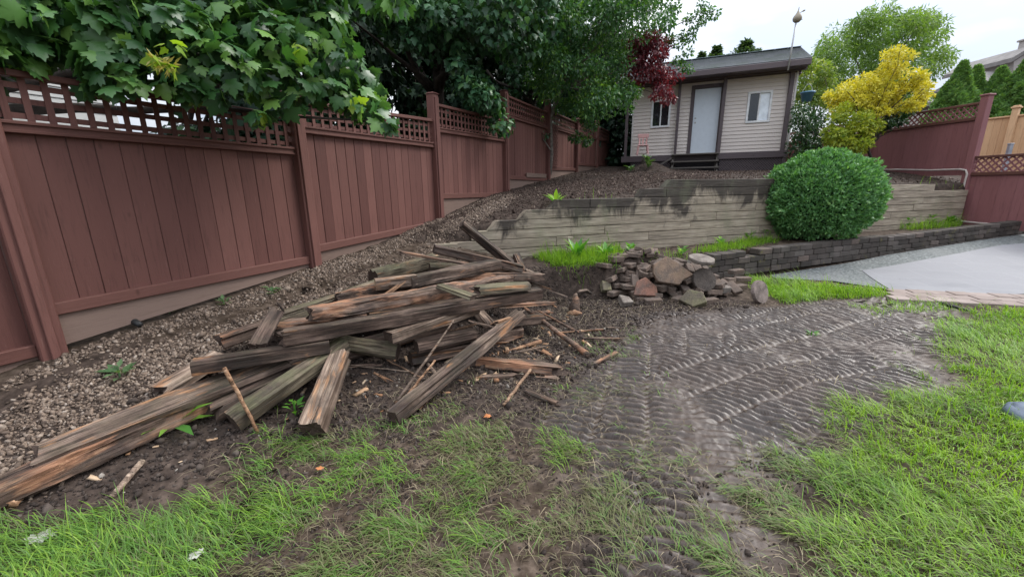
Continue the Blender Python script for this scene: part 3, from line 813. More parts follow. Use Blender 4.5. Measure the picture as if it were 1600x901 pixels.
# roof: eave points read off the photo on the plane of the overhang
OV = -.42
def sh_local(px, py, b):   # pixel -> (s, z) on the shed plane offset b
    d = ray(px, py); n3 = np.array([SN_[0], SN_[1], 0]); o3 = np.array([*(SH_O[:2] + SN_ * b), SH_O[2]])
    q = CAM + d * (((o3 - CAM) @ n3) / (d @ n3)); return (q - SH_O)[:2] @ SA, q[2] - SH_O[2]
eL, zfb = sh_local(1056, 125, OV); eR, zfb2 = sh_local(1268, 99.5, OV); _, zft2 = sh_local(1264, 90, OV)
zf0 = (zfb + zfb2) / 2; zf1 = zf0 + .165
RB = 1.35; rR, zr = sh_local(1269, 71.5, RB); rL, zr_l = sh_local(1086, 96, RB); zr = (zr + zr_l) / 2
x0, x1 = -.45, eR
m = MB(); m.quadslab((x0, OV, zf1), (x1, OV, zf1), (x1, RB, zr - .015), (x0, RB, zr - .015), (0, 0, .035))
m.quadslab((x0, RB + .003, zr - .015), (x1, RB + .003, zr - .015), (x1, 2 * RB - OV, zf1), (x0, 2 * RB - OV, zf1), (0, 0, .035))
for j in range(1, 12):
    u = j / 12; y_ = OV + (RB - OV) * u; z_ = zf1 + (zr - zf1) * u + .030
    m.box(((x0 + x1) / 2, y_, z_), (x1 - x0, .012, .014))
rf = sp('roof', m, M_shingle)
m = MB()
for i in range(16):
    xx = x0 + (x1 - x0) * (i + .5) / 16; m.bbox((xx, RB, zr + .026), ((x1 - x0) / 16 - .006, .22, .02), .006)
sp('ridge_cap', m, m_plain('ridge_shingle', (.16, .20, .21), .8), rf)
m = MB(); m.bbox(((x0 + x1) / 2, OV - .01, (zf0 + zf1) / 2), (x1 - x0 - .02, .10, zf1 - zf0), .012)
sp('gutter', m, M_trim)
m = MB(); m.box(((x0 + x1) / 2, (OV + BK) / 2 + .02, zf0 + .035), (x1 - x0 - .06, BK - OV - .08, .02)); sp('soffit', m, M_trim)
for xx in (x0 + .02, x1 - .02):
    m = MB()
    m.quadslab((xx - .02, OV + .06, zf0 + .02), (xx + .02, OV + .06, zf0 + .02), (xx + .02, RB, zr - .16), (xx - .02, RB, zr - .16), (0, 0, .14))
    m.quadslab((xx - .02, RB + .002, zr - .16), (xx + .02, RB + .002, zr - .16), (xx + .02, 2 * RB - OV, zf0 + .02), (xx - .02, 2 * RB - OV, zf0 + .02), (0, 0, .14))
    m.prism([(xx - .05 if xx > 2 else xx + .05, BK, 2.2), (xx - .05 if xx > 2 else xx + .05, 2 * RB - OV - .3, 2.2), (xx - .05 if xx > 2 else xx + .05, RB, zr - .1)],
            [(xx - .075 if xx > 2 else xx + .075, BK, 2.2), (xx - .075 if xx > 2 else xx + .075, 2 * RB - OV - .3, 2.2), (xx - .075 if xx > 2 else xx + .075, RB, zr - .1)])
    sp('bargeboard', m, M_trim)
# steps
for y_, z_ in ((-.15, -.02), (-.42, -.26), (-.66, -.47)):
    m = MB(); m.bbox((2.36, y_, z_), (1.42, .27, .045), .006); sp('stair_tread', m, M_deckwood)
for x_ in (1.70, 3.02):
    m = MB(); m.bbox((x_, -.10, -.36), (.075, .075, .72), .005); m.bar((x_, .0, -.10), (x_, -.78, -.64), .04, .13, b=.004)
    m.bbox((x_, -.62, -.56), (.07, .07, .3), .005)
    sp('stair_stringer', m, M_deckwood)
m = MB(); m.bar((1.66, -.3, -.12), (1.05, -.45, -.5), .03, .05); sp('brace', m, M_deckwood)

# pole with a gourd-shaped birdhouse fixed to the gutter
b0 = PY(1231.6, 107, 12.75); b1 = PY(1244.2, 33, 12.75)
ph = empty('birdhouse_pole', b0); tag(ph, 'thin grey pole with a round gourd birdhouse rising from the shed gutter', 'birdhouse')
M_pole = m_plain('galvanised_pole', (.42, .42, .42), .45, .4, .3); M_gourd = m_plain('gourd', (.30, .26, .20), .7, sc_=12)
m = MB(); m.tube([(0, 0, -.05), tuple(b1 - b0)], .022, 8); m.build('pole', M_pole, ph, True)
dv = Vector(tuple(b1 - b0)); m = MB()
m.lathe([(.0, -.10), (.06, -.095), (.105, -.05), (.115, 0), (.095, .06), (.055, .11), (.028, .16), (.015, .20), (0, .205)], dv + Vector((.02, 0, .06)), 14)
m.tube([dv + Vector((.02, 0, .24)), dv + Vector((.03, 0, .34))], .012, 5); m.build('gourd', M_gourd, ph, True)
m = MB(); m.tube([dv + Vector((.05, 0, .17)), dv + Vector((.11, 0, .22)), dv + Vector((.17, 0, .25)), dv + Vector((.20, 0, .26))], [.010, .010, .025, .02], 6); m.build('finial', M_gourd, ph)
m = MB(); m.tube([dv + Vector((.06, -.09, -.01)), dv + Vector((.06, -.17, -.02))], .008, 5); m.build('perch', M_gourd, ph)

# pink child's chair on the deck edge
def pink_chair():
    q = PY(1003.5, 243, 14.35); r_ = empty('child_chair', (*(q[:2]), SH_O[2] + .004), SH_YAW + .12)
    tag(r_, "small pink child's chair with slatted back against the shed wall", 'chair')
    M_pink = m_plain('pink_plastic', (.62, .36, .34), .45, .4, var=.06)
    m = MB(); m.bbox((0, 0, .30), (.34, .30, .03), .01); m.build('seat', M_pink, r_)
    for sx in (-1, 1):
        for sy in (-1, 1):
            m = MB(); m.bar((sx * .14, sy * .12, .29), (sx * .17, sy * .15, 0), .05, .04); m.build('leg', M_pink, r_)
    m = MB(); m.bbox((0, .15, .62), (.36, .03, .13), .012)
    for i in (-1, 0, 1): m.bar((i * .11, .14, .31), (i * .115, .15, .57), .05, .02)
    m.build('backrest', M_pink, r_)
pink_chair()

# ------------------------------------------------------------------ right boundary fence
RD = np.array([-.15, 1.0]); RD /= np.linalg.norm(RD); RO = np.array([10.67, 9.8])
def rfence(name, lbl, x0, x1, zb, zm, zt, start, posts, mat, drop=0.0):
    r_ = empty(name, (*RO, 1.0)); tag(r_, lbl, 'fence')
    MR = Matrix((Vector((*RD, 0)), Vector((-RD[1], RD[0], 0)), Vector((0, 0, 1)))).transposed()
    def put(nm, m, mt):
        o = m.build(nm, mt, r_); o.matrix_local = Matrix.Translation((0, 0, -1.0)) @ MR.to_4x4(); return o
    m = MB(); u = x0
    while u < x1 - .05:
        bw = min(.285 if random.random() < .25 else .143, x1 - u); m.bbox((u + bw / 2, random.uniform(-.002, .002), (zb + zm) / 2), (bw - .0025, .02, zm - zb), .002); u += bw
    put('board_panel', m, mat)
    m = MB(); diag_lattice(m, x0, x1, zm, zt, .0, .13, .034, .008); put('lattice', m, mat)
    for nm, z_, h_ in (('top_rail', zt, .05), ('middle_rail', zm, .07)):
        m = MB(); m.bbox(((x0 + x1) / 2, .012, z_), (x1 - x0, .075, h_), .005); put(nm, m, M_maroonx)
    for (u, za, zc) in posts:
        m = MB(); m.bbox((u, .0, (za + zc) / 2), (.15, .15, zc - za), .008); m.bbox((u, 0, zc + .02), (.19, .19, .04), .01); put('post', m, mat)
    return r_
rf1 = rfence('boundary_fence', 'upper maroon boundary fence with diagonal lattice above the timber wall at right', .08, 8.6, 1.60, 2.845, 3.17, 0, [(0, .45, 3.30), (2.44, 1.4, 3.3), (4.9, 1.4, 3.3), (7.3, 1.4, 3.3)], M_maroon_flat)
rf2 = rfence('lower_fence', 'lower maroon fence panel with lattice stepping down beside the patio at right edge', -2.9, -.08, .42, 1.62, 1.99, 0, [(-2.44, .2, 2.1)], M_maroon_flat)
# painted conduit running along the boards, down the post and out over the planter
def on_rf(px, py, off=.10):
    d = ray(px, py); nn = np.array([-RD[1], RD[0]]); k = ((RO + nn * off) @ nn) / (d[:2] @ nn); return CAM + d * k
M_pipe = m_plain('pale_pvc', (.40, .35, .32), .5)
pts = [on_rf(*q) for q in [(1361, 266), (1400, 265), (1455, 266), (1500, 264.5), (1509, 266), (1511, 272), (1508, 282), (1499, 318), (1495, 333), (1496, 341), (1503, 346), (1530, 348.5), (1562, 351)]]
m = MB(); m.tube(pts, .021, 8); o = m.build('conduit', M_pipe, None, True)
tag(o, 'pale pipe running under the maroon fence boards and down the corner post', 'pipe')
# new cedar fence of the neighbour
ce = empty('cedar_fence', (13.2, 11.4, 1)); tag(ce, 'new honey coloured cedar fence behind the maroon corner post', 'fence')
a = PY(1535, 184, 11.9); b = PY(1680, 190, 10.4)
cdv = Vector((b[0] - a[0], b[1] - a[1], 0)); cl = cdv.length; cdv.normalize(); MC = Matrix((cdv, Vector((-cdv.y, cdv.x, 0)), Vector((0, 0, 1)))).transposed()
def cput(nm, m, mt):
    o = m.build(nm, mt, ce); o.matrix_local = Matrix.Translation(Vector((a[0], a[1], 0)) - Vector(ce.location)) @ MC.to_4x4(); return o
zt = 3.10; m = MB(); u = -1.0
while u < cl: m.bbox((u + .07, random.uniform(-.003, .003), 2.2), (.137, .02, 1.8), .003); u += .14
cput('board_panel', m, M_cedar)
m = MB(); m.bbox((cl / 2 - .5, -.01, zt), (cl + 1, .08, .04), .004); cput('top_rail', m, M_cedar)
pu = .62; m = MB(); m.bbox((pu, -.06, 2.25), (.12, .12, 2.1), .006); m.bbox((pu, -.06, 3.30), (.17, .17, .04), .008); m.bbox((pu, -.06, 3.335), (.12, .12, .03), .01); cput('post', m, M_cedar)
m = MB(); q = PY(1573.5, 248, 10.3); m.bbox((0, 0, -.15), (.09, .07, .95), .01); m.bbox((0,0,.34),(.10,.08,.03),.008); o = m.build('steel_post', m_plain('grey_steel', (.26, .27, .30), .5, .4, .2)); o.location = tuple(q)
tag(o, 'short grey steel post in front of the new cedar boards', 'post')

# ------------------------------------------------------------------ patio
def flat_poly(name, pts, lift, mat, sub=.25, thick=.05):
    """sheet draped a little above the ground inside an outline"""
    bm = bmesh.new(); vs = [bm.verts.new((p[0], p[1], 0)) for p in pts]; f = bm.faces.new(vs)
    xs = [p[0] for p in pts]; ys = [p[1] for p in pts]
    for ax, lo_, hi_ in ((0, min(xs), max(xs)), (1, min(ys), max(ys))):
        c = lo_ + sub
        while c < hi_:
            co = [0, 0, 0]; no = [0, 0, 0]; co[ax] = c; no[ax] = 1
            bmesh.ops.bisect_plane(bm, geom=bm.verts[:] + bm.edges[:] + bm.faces[:], plane_co=co, plane_no=no); c += sub
    for v_ in bm.verts: v_.co.z = float(_lo(np.array([v_.co.x]), np.array([v_.co.y]))[0]) + lift
    if f.normal.z < 0: bmesh.ops.reverse_faces(bm, faces=bm.faces[:])
    bmesh.ops.recalc_face_normals(bm, faces=bm.faces[:])
    me = bpy.data.meshes.new(name); bm.to_mesh(me); bm.free()
    if me.polygons and me.polygons[0].normal.z < 0: me.flip_normals()
    return link(name, me, mat)
def m_paver():
    k = NT('pale_pavers'); v = k.coord('Object', (1, 1, 1)); rot = v.node.inputs['Rotation']; rot.default_value = (0, 0, .32)
    br = k.n('ShaderNodeTexBrick'); k.put(br.inputs['Vector'], v); br.inputs['Scale'].default_value = 1; br.inputs['Brick Width'].default_value = .6; br.inputs['Row Height'].default_value = .6
    br.inputs['Mortar Size'].default_value = .005; k.put(br.inputs['Color1'], (.17, .17, .182)); k.put(br.inputs['Color2'], (.20, .20, .212)); k.put(br.inputs['Mortar'], (.25, .25, .26))
    g = k.noise(k.coord(), 60, 4, .7); f = k.noise(k.coord(), 1.3, 5, .6)
    b = k.mix(.25, br.outputs['Color'], k.ramp(g, [(.3, (.13, .13, .138)), (.7, (.27, .27, .285))]))
    b = k.mix(k.ramp(f, [(.4, 0.0), (.65, .45)]), b, (.27, .265, .27))
    return k.pbr(b, k.ramp(f, [(.35, .45), (.6, .75)]), k.bump(g, .25, .004), .2)
def m_gravelmat():
    k = NT('patio_gravel'); v = k.coord(); vo = k.n('ShaderNodeTexVoronoi'); k.put(vo.inputs['Vector'], v); vo.inputs['Scale'].default_value = 26
    b = k.ramp(k.noise(v, 22, 4, .7), [(.3, (.045, .055, .052)), (.5, (.115, .125, .122)), (.72, (.25, .26, .255))])
    b = k.mix(k.ramp(k.noise(v, 1.8, 4), [(.45, 0.0), (.62, .6)]), b, (.16, .165, .16))
    return k.pbr(b, .8, k.bump(vo.outputs['Distance'], .8, .02), .3)
M_pav = m_paver(); M_pgr = m_gravelmat()
pat = flat_poly('patio', [(5.25, 5.43), (5.9, 6.7), (9.6, 7.9), (14.5, 8.6), (16, 5.5), (6.6, 5.12)], .022, M_pav)
tag(pat, 'pale grey paved patio at right', kind='structure')
pgr = flat_poly('gravel_path', [(5.3, 5.55), (4.95, 6.1), (4.2, 6.35), (4.25, 6.52), (7.07, 7.56), (11.2, 8.74), (14.5, 9.2), (14.5, 8.6), (9.6, 7.9), (5.9, 6.7)], .016, M_pgr)
tag(pgr, 'dark gravel strip between the patio and the planter wall', kind='structure')
# brick edging between lawn and patio
m = MB(); e0 = np.array([5.12, 5.30]); e1 = np.array([8.8, 4.25]); dd = (e1 - e0) / np.linalg.norm(e1 - e0); pn = np.array([dd[1], -dd[0]])
Mx = Matrix((Vector((*dd, 0)), Vector((-dd[1], dd[0], 0)), Vector((0, 0, 1)))).transposed()
for r_ in range(3):
    u = -.1 * r_
    while u < np.linalg.norm(e1 - e0):
        q = e0 + dd * (u + .11) + pn * (.07 + .205 * r_ - .12); m.bbox((q[0], q[1], .005 + random.uniform(-.004, .004)), (.212, .196, .06), .006, Mx); u += .22
M_edge = NT('edging_brick'); _b = M_edge.ramp(M_edge.attr('v'), [(0, (.20, .155, .135)), (1, (.28, .225, .20))])
M_edge = M_edge.pbr(M_edge.mix(M_edge.ramp(M_edge.noise(M_edge.coord(), 3, 4), [(.45, 0.0), (.6, .6)]), _b, (.16, .12, .10)), .75)
o = m.build('brick_edging', M_edge); tag(o, 'pinkish brick edging strip between the lawn and the pale patio', kind='structure')
M_blk = m_plain('black_plastic_strip', (.02, .02, .02), .5)
m = MB(); pe = [PZ(px, py, .015) for px, py in [(1470, 474), (1490, 479), (1512, 485), (1526, 489)]]; m.tube(pe, .022, 6); o = m.build('edging_strip', M_blk, None, True)
tag(o, 'black plastic lawn edging strip curling at the corner of the brick edging', 'edging strip')
# ------------------------------------------------------------------ heap of old timbers
MT = {
    'dark': m_timber('dark_wet_timber', (.165, .112, .088), (.080, .051, .039), (.024, .015, .012), .12, .1),
    'grey': m_timber('grey_brown_timber', (.245, .178, .14), (.118, .079, .061), (.034, .022, .017), .15, .2),
    'moss': m_timber('mossy_timber', (.26, .215, .15), (.15, .115, .08), (.05, .036, .026), .55, .1),
    'rot': m_timber('rotten_timber', (.25, .175, .135), (.125, .080, .060), (.036, .022, .016), .1, .58, (.31, .15, .085)),
    'pale': m_timber('pale_dry_timber', (.38, .29, .22), (.23, .162, .122), (.075, .048, .035), .1, .25),
    'fresh': m_timber('split_fresh_wood', (.46, .30, .19), (.32, .18, .10), (.15, .075, .04), 0, .3, (.33, .17, .09)),
}
def m_endgrain(name, c):
    k = NT(name); v = k.coord('Object', (3, 60, 60)); f = k.noise(v, 1.5, 5, .7)
    return k.pbr(k.ramp(f, [(.3, tuple(x * .4 for x in c)), (.6, c)]), .8, k.bump(f, .7, .01), .25)
M_end = m_endgrain('dark_end_grain', (.075, .050, .038)); M_endpale = m_endgrain('pale_end_grain', (.42, .31, .2))
def timber_mesh(l, w_, h_, rot=0.0, roundness=.0, seed=0, ragged=(0, 0), taper=1.0, bend=0.0):
    """weather-worn beam along local x: chamfered or round section, dents, splits and ragged ends"""
    n = 24; nseg = max(8, int(l / .03)); V = []; Fc = []
    grooves = [(random.uniform(0, 6.28), random.uniform(.008, .022), .3) for _ in range(3)]
    for i in range(nseg + 1):
        u = i / nseg
        for j in range(n):
            a = 2 * math.pi * (j + .5) / n; ca, sa = math.cos(a), math.sin(a)
            e = .32 + .68 * roundness
            y = math.copysign(abs(ca) ** e, ca) * .5; z = math.copysign(abs(sa) ** e, sa) * .5
            k = (1 + (taper - 1) * u); y *= w_ * k; z *= h_ * k
            x = (u - .5) * l
            p = Vector((x * 1.1 + seed * 7.1, y * 14, z * 14))
            d = mnoise.noise(p) * .014 + mnoise.noise(Vector((x * 2.2 + seed, y * 45, z * 45))) * .010
            g = mnoise.noise(Vector((x * 1.2 + seed, j * .9, 3.3))) * .010
            if rot:
                r1 = mnoise.noise(Vector((x * 3.0 + seed * 3, y * 20, 1.7)))
                if z > -.1 * h_: d -= rot * max(0, r1 + .15) * .075 * (h_ / .14)
                d += rot * mnoise.noise(Vector((x * 9, y * 60, z * 60 + seed))) * .016
            L0 = math.hypot(y, z) + 1e-6
            s = 1 + (d + g) / L0
            if i == 0: x += ragged[0] * mnoise.noise(Vector((y * 40, z * 40, seed))) * .10
            if i == nseg: x += ragged[1] * mnoise.noise(Vector((y * 40, z * 40, seed + 9))) * .10
            for (ga, gd, gw) in grooves:
                da = abs((a - ga + math.pi + .25 * mnoise.noise(Vector((x * 2, seed, ga)))) % (2 * math.pi) - math.pi)
                if da < gw: s -= gd * (1 - da / gw) / L0 * (.5 + .5 * mnoise.noise(Vector((x * 1.7, ga * 5, seed)))) * 2
            V.append((x, y * s, z * s + bend * (1 - (2 * u - 1) ** 2)))
    for i in range(nseg):
        for j in range(n): Fc.append((i * n + j, i * n + (j + 1) % n, (i + 1) * n + (j + 1) % n, (i + 1) * n + j))
    ncap = len(Fc)
    for ring, flip in ((0, True), (nseg, False)):
        c = len(V); vs = [Vector(V[ring * n + j]) for j in range(n)]; ct = sum(vs, Vector()) / n
        ct.x += (.006 if flip else -.006)
        V.append(tuple(ct))
        for j in range(n):
            a, b = ring * n + j, ring * n + (j + 1) % n
            Fc.append((b, a, c) if flip else (a, b, c))
    me = bpy.data.meshes.new('timber'); me.from_pydata(V, [], Fc); me.update()
    me.polygons.foreach_set('use_smooth', np.ones(len(me.polygons), bool))
    me.set_sharp_from_angle(angle=math.radians(38))
    me.polygons.foreach_set('material_index', [0] * ncap + [1] * (len(Fc) - ncap))
    return me
def place_beam(name, A, B, w_, h_, mat, label, cat='timber', group='old timbers heaped on the yard', roll=0.0, **kw):
    A = Vector(tuple(A)); B = Vector(tuple(B)); x = (B - A); l = x.length; x.normalize()
    y = Vector((0, 0, 1)).cross(x); y.normalize(); z = x.cross(y)
    M = Matrix((x, y, z)).transposed() @ Matrix.Rotation(roll, 3, 'X')
    me = timber_mesh(l, w_, h_, seed=random.uniform(0, 50), **kw)
    o = link(name, me, mat); me.materials.append(M_endpale if 'pale clean' in label else M_end); o.matrix_world = Matrix.Translation((A + B) / 2) @ M.to_4x4()
    tag(o, label, cat, group)
    return o
def T(a, b, w_, h_, mat, label, roll=0.0, **kw):
    A = G(*a); B = G(*b)
    return place_beam('timber', A, B, w_ * .9, h_ * .9, MT[mat], label, roll=roll, **kw)
T((-45, 790, .07), (398, 592, .09), .15, .13, 'rot', 'long rotten timber lowest at the left front of the heap, running out of frame', rot=.7, ragged=(0, .6))
T((52, 715, .13), (445, 560, .20), .17, .055, 'grey', 'long weathered slab with pointed tip lying on the rotten left timber', roll=.25, ragged=(1.2, .3), taper=1.15)
T((250, 612, .06), (345, 556, .09), .17, .08, 'pale', 'pale wide wedge-ended timber behind the square-ended dark beam at left', roll=.2, ragged=(.8, 0))
T((302, 573, .26), (515, 540, .32), .135, .115, 'dark', 'dark square-ended beam lying on top at the left of the heap', roll=-.05)
T((343, 534, .15), (440, 500, .20), .125, .10, 'rot', 'short reddish timber end poking out toward the gravel at left', ragged=(.3, 0))
T((402, 541, .33), (433, 487, .42), .115, .075, 'dark', 'short dark offcut leaning across the left timbers', roll=.4, ragged=(.5, .3))
T((428, 500, .25), (603, 443, .34), .16, .12, 'moss', 'greenish grey timber at the back left next to the gravel', rot=.25)
T((586, 444, .46), (650, 437, .50), .125, .115, 'pale', 'short timber with a pale clean sawn end at the back of the heap')
T((638, 441, .48), (777, 413, .50), .15, .135, 'grey', 'thick grey timber with a bolt hole near the top of the heap', rot=.2)
T((485, 490, .46), (800, 437, .52), .16, .12, 'rot', 'long splintered timber with orange rotten heart in the middle of the heap', rot=1.0, ragged=(.6, 1.0))
T((528, 464, .38), (812, 417, .43), .15, .12, 'rot', 'rotten orange timber behind the splintered one, broken at its right end', rot=1.0, ragged=(.6, 1.2))
T((440, 527, .42), (843, 458, .50), .14, .125, 'dark', 'longest dark beam running across the front of the upper heap', rot=.12, ragged=(.5, .2))
T((432, 514, .30), (572, 498, .36), .14, .12, 'rot', 'crumbling brown timber stub under the left end of the long dark beam', rot=1.0, ragged=(1.2, .5))
T((607, 527, .33), (742, 480, .40), .15, .095, 'pale', 'pale topped timber end sticking out below the long dark beam', ragged=(.2, .2))
T((520, 533, .14), (622, 548, .15), .15, .15, 'moss', 'mossy round log end lying under the middle of the heap', roundness=.9)
T((364, 659, .075), (538, 538, .27), .145, .135, 'moss', 'long olive rounded timber leaning up from the soil at front left', roundness=.45)
T((338, 642, .07), (492, 562, .13), .15, .12, 'dark', 'broken ended dark timber just left of the olive rounded one', rot=.4, ragged=(1.0, 0))
T((489, 670, .075), (533, 555, .24), .155, .13, 'pale', 'short pale crumbly timber pointing at the camera in the front grass', rot=.35, ragged=(.25, .3))
T((614, 651, .06), (813, 489, .35), .115, .10, 'grey', 'long diagonal timber resting on the soil with a split near its low end', rot=.22, ragged=(.1, .5))
A = PY(722, 349, 4.72); place_beam('timber', A, G(800, 413, .43), .12, .085, MT['dark'], 'timber propped up in the air at the top right of the heap', roll=.5, ragged=(.2, .2))
T((678, 389, .58), (815, 420, .48), .125, .10, 'dark', 'dark timber under the propped up one at the back right')
T((625, 393, .48), (742, 415, .50), .13, .025, 'rot', 'thin splintered black edged plank on the back of the heap', ragged=(1, .6))
T((671, 417, .33), (735, 419, .35), .12, .12, 'moss', 'dark round sawn log end at the back of the heap', roundness=1.0)
T((583, 433, .12), (680, 407, .18), .22, .20, 'moss', 'thick mossy stump-like timber behind the heap by the gravel', roundness=.5, rot=.4)
T((687, 446, .60), (740, 464, .60), .11, .035, 'moss', 'short greenish board lying flat across the rotten timbers')
T((742, 453, .585), (826, 446, .60), .12, .085, 'moss', 'greenish block with a torn orange end on top of the heap', rot=.15, ragged=(1.2, .1))
T((828, 442, .30), (884, 462, .10), .09, .03, 'grey', 'thin grey plank sliding off the right end of the heap')
T((780, 479, .32), (864, 473, .25), .09, .03, 'rot', 'flat splinter of board under the right end of the long dark beam', ragged=(.8, 1.5))
T((742, 481, .26), (767, 509, .20), .10, .08, 'pale', 'stubby broken block under the long dark beam', ragged=(.6, .8))
T((770, 506, .17), (848, 497, .15), .13, .12, 'dark', 'dark log end under the right side of the heap', roundness=.6)
T((741, 562, .04), (869, 576, .045), .12, .08, 'rot', 'ragged rotten slab lying alone on the soil in front of the heap', rot=.8, ragged=(1.2, 1.8))
T((650, 541, .20), (740, 522, .20), .12, .10, 'dark', 'upper of two stacked timber ends in the shadow under the heap', roundness=.3)
T((642, 560, .07), (745, 541, .08), .13, .11, 'dark', 'lower of two stacked timber ends in the shadow under the heap')
T((470, 512, .18), (800, 466, .22), .15, .13, 'dark', 'dark timber deep in the heap, glimpsed beneath the splintered ones')
T((500, 560, .07), (700, 505, .10), .15, .14, 'dark', 'dark bottom timber on the soil behind the mossy round log')
T((690, 548, .06), (812, 516, .07), .13, .11, 'rot', 'bottom timber showing bright orange torn wood in the shade', rot=.7)
T((520, 482, .25), (770, 440, .32), .16, .14, 'grey', 'inner grey timber under the splintered ones')
T((806, 398, .50), (818, 426, .36), .085, .10, 'dark', 'small upright block at the right end beneath the propped timber', ragged=(.4, .4))
T((820, 424, .36), (836, 430, .33), .08, .06, 'pale', 'small pale offcut beside the upright block', ragged=(.5, .5))
T((690, 430, .42), (845, 432, .40), .13, .11, 'rot', 'red brown timber end tucked under the greenish block', rot=.5, ragged=(.3, .9))
# ------------------------------------------------------------------ sticks and splinters
def stick(a, b, r0, r1, mat, label, name='stick', cat='stick', flat=1.0, wob=.004, group='sticks and splinters around the heap'):
    A = Vector(tuple(G(*a))); B = Vector(tuple(G(*b))); n = 9; pts = []
    for i in range(n):
        u = i / (n - 1); p = A.lerp(B, u); p += Vector((random.uniform(-1, 1), random.uniform(-1, 1), random.uniform(-.6, .6))) * wob * (1 if 0 < i < n - 1 else 0); pts.append(p)
    c = (A + B) / 2
    m = MB(); m.tube([p - c for p in pts], [r0 + (r1 - r0) * i / (n - 1) for i in range(n)], 6)
    o = m.build(name, mat, None, True); o.location = c
    tag(o, label, cat, group); return o
M_bark = m_timber('stick_bark', (.34, .22, .14), (.24, .145, .09), (.10, .06, .04), 0, .2)
stick((404, 676, .012), (350, 574, .42), .009, .012, MT['fresh'], 'straight tan stick leaning on the front left timbers')
stick((618, 630, .015), (709, 500, .44), .014, .006, MT['pale'], 'long split stake leaning up to the middle of the heap')
stick((628, 628, .015), (680, 562, .24), .012, .008, MT['fresh'], 'thin split strip beside the long leaning stake')
stick((787, 632, .012), (829, 577, .05), .012, .013, M_bark, 'dark stick lying in the soil beside the track prints')
stick((820, 481, .16), (921, 556, .025), .016, .030, MT['rot'], 'long tapering splinter lying to the right of the heap', wob=.008)
stick((838, 484, .06), (905, 520, .02), .008, .018, MT['rot'], 'thin orange splinter crossing the long tapering one')
stick((174, 776, .015), (223, 720, .02), .016, .017, MT['pale'], 'short pale squared stick on the dark soil at lower left', wob=.002)
stick((788, 550, .02), (845, 533, .02), .012, .022, MT['fresh'], 'orange splinter on the soil right of the diagonal timber')
stick((600, 560, .02), (660, 590, .015), .007, .006, M_bark, 'thin twig on the soil under the heap')
stick((545, 570, .02), (640, 580, .02), .005, .006, MT['pale'], 'dry straw coloured stem on the soil under the heap')
stick((160, 684, .03), (210, 700, .015), .02, .008, MT['fresh'], 'orange torn splinter beside the long rotten timber')
stick((15, 790, .03), (42, 762, .04), .03, .02, MT['fresh'], 'small orange wood chunk at the far left edge')
stick((655, 640, .012), (668, 628, .02), .006, .004, MT['fresh'], 'small reddish splinter by the low end of the diagonal timber')
stick((865, 520, .02), (930, 516, .015), .010, .006, MT['fresh'], 'reddish splinter lying near the torn stump')
stick((700, 520, .10), (745, 505, .30), .018, .012, M_bark, 'dark root stick standing behind the diagonal timber')
stick((668, 568, .03), (682, 585, .02), .014, .016, MT['pale'], 'short whitish peg beside the diagonal timber', wob=.001)
stick((905, 545, .015), (870, 556, .015), .006, .004, MT['pale'], 'pale curved twig on the soil by the track prints')
for i in range(26):
    px, py = random.choice([(random.uniform(420, 840), random.uniform(425, 560)), (random.uniform(330, 900), random.uniform(540, 625)), (random.uniform(820, 960), random.uniform(470, 560))])
    hgt = .02 if py > 545 or px > 830 else random.uniform(.15, .5)
    q = G(px, py, hgt); a = random.uniform(-.9, .9) + (math.pi if random.random() < .5 else 0); l = random.uniform(.10, .34); dz = random.uniform(-.02, .07)
    dv_ = np.array([math.cos(a) * l / 2, math.sin(a) * l / 2, dz / 2]); dv_[2] = abs(dv_[2]) * (1 if hgt > .1 else .2)
    place_beam('splinter', q - dv_, q + dv_, random.uniform(.018, .05), random.uniform(.010, .022), MT[random.choice(['rot', 'fresh', 'pale', 'rot', 'dark'])], 'small torn splinter of old timber lying loose in or around the heap', 'splinter', 'loose splinters of the timber heap', ragged=(1.0, 1.5), taper=random.uniform(.4, 1))
# torn stump root
m = MB(); r_ = empty('tree_root', G(900, 488)); tag(r_, 'torn orange tree root chunk standing in the soil between heap and rubble', 'root')
def rootpart(nm, pts, rad, mat):
    m = MB(); m.tube(pts, rad, 9); me = m.mesh(nm)
    for v_ in me.vertices: v_.co += Vector((mnoise.noise(v_.co * 22), mnoise.noise(v_.co * 22 + Vector((5, 0, 0))), mnoise.noise(v_.co * 22 + Vector((0, 7, 0))))) * .022
    link(nm, me, mat, r_, True)
rootpart('root_body', [(-.03, 0, -.06), (-.02, 0, .06), (0, .02, .14), (.0, .05, .22)], [.085, .07, .05, .03], MT['rot'])
rootpart('root_arm', [(0, .04, .20), (.05, .05, .245), (.12, .05, .255), (.19, .05, .225)], [.032, .028, .022, .014], MT['grey'])
rootpart('torn_end', [(-.10, -.05, -.01), (-.02, -.06, .02), (.05, -.05, .0)], [.035, .05, .02], MT['fresh'])

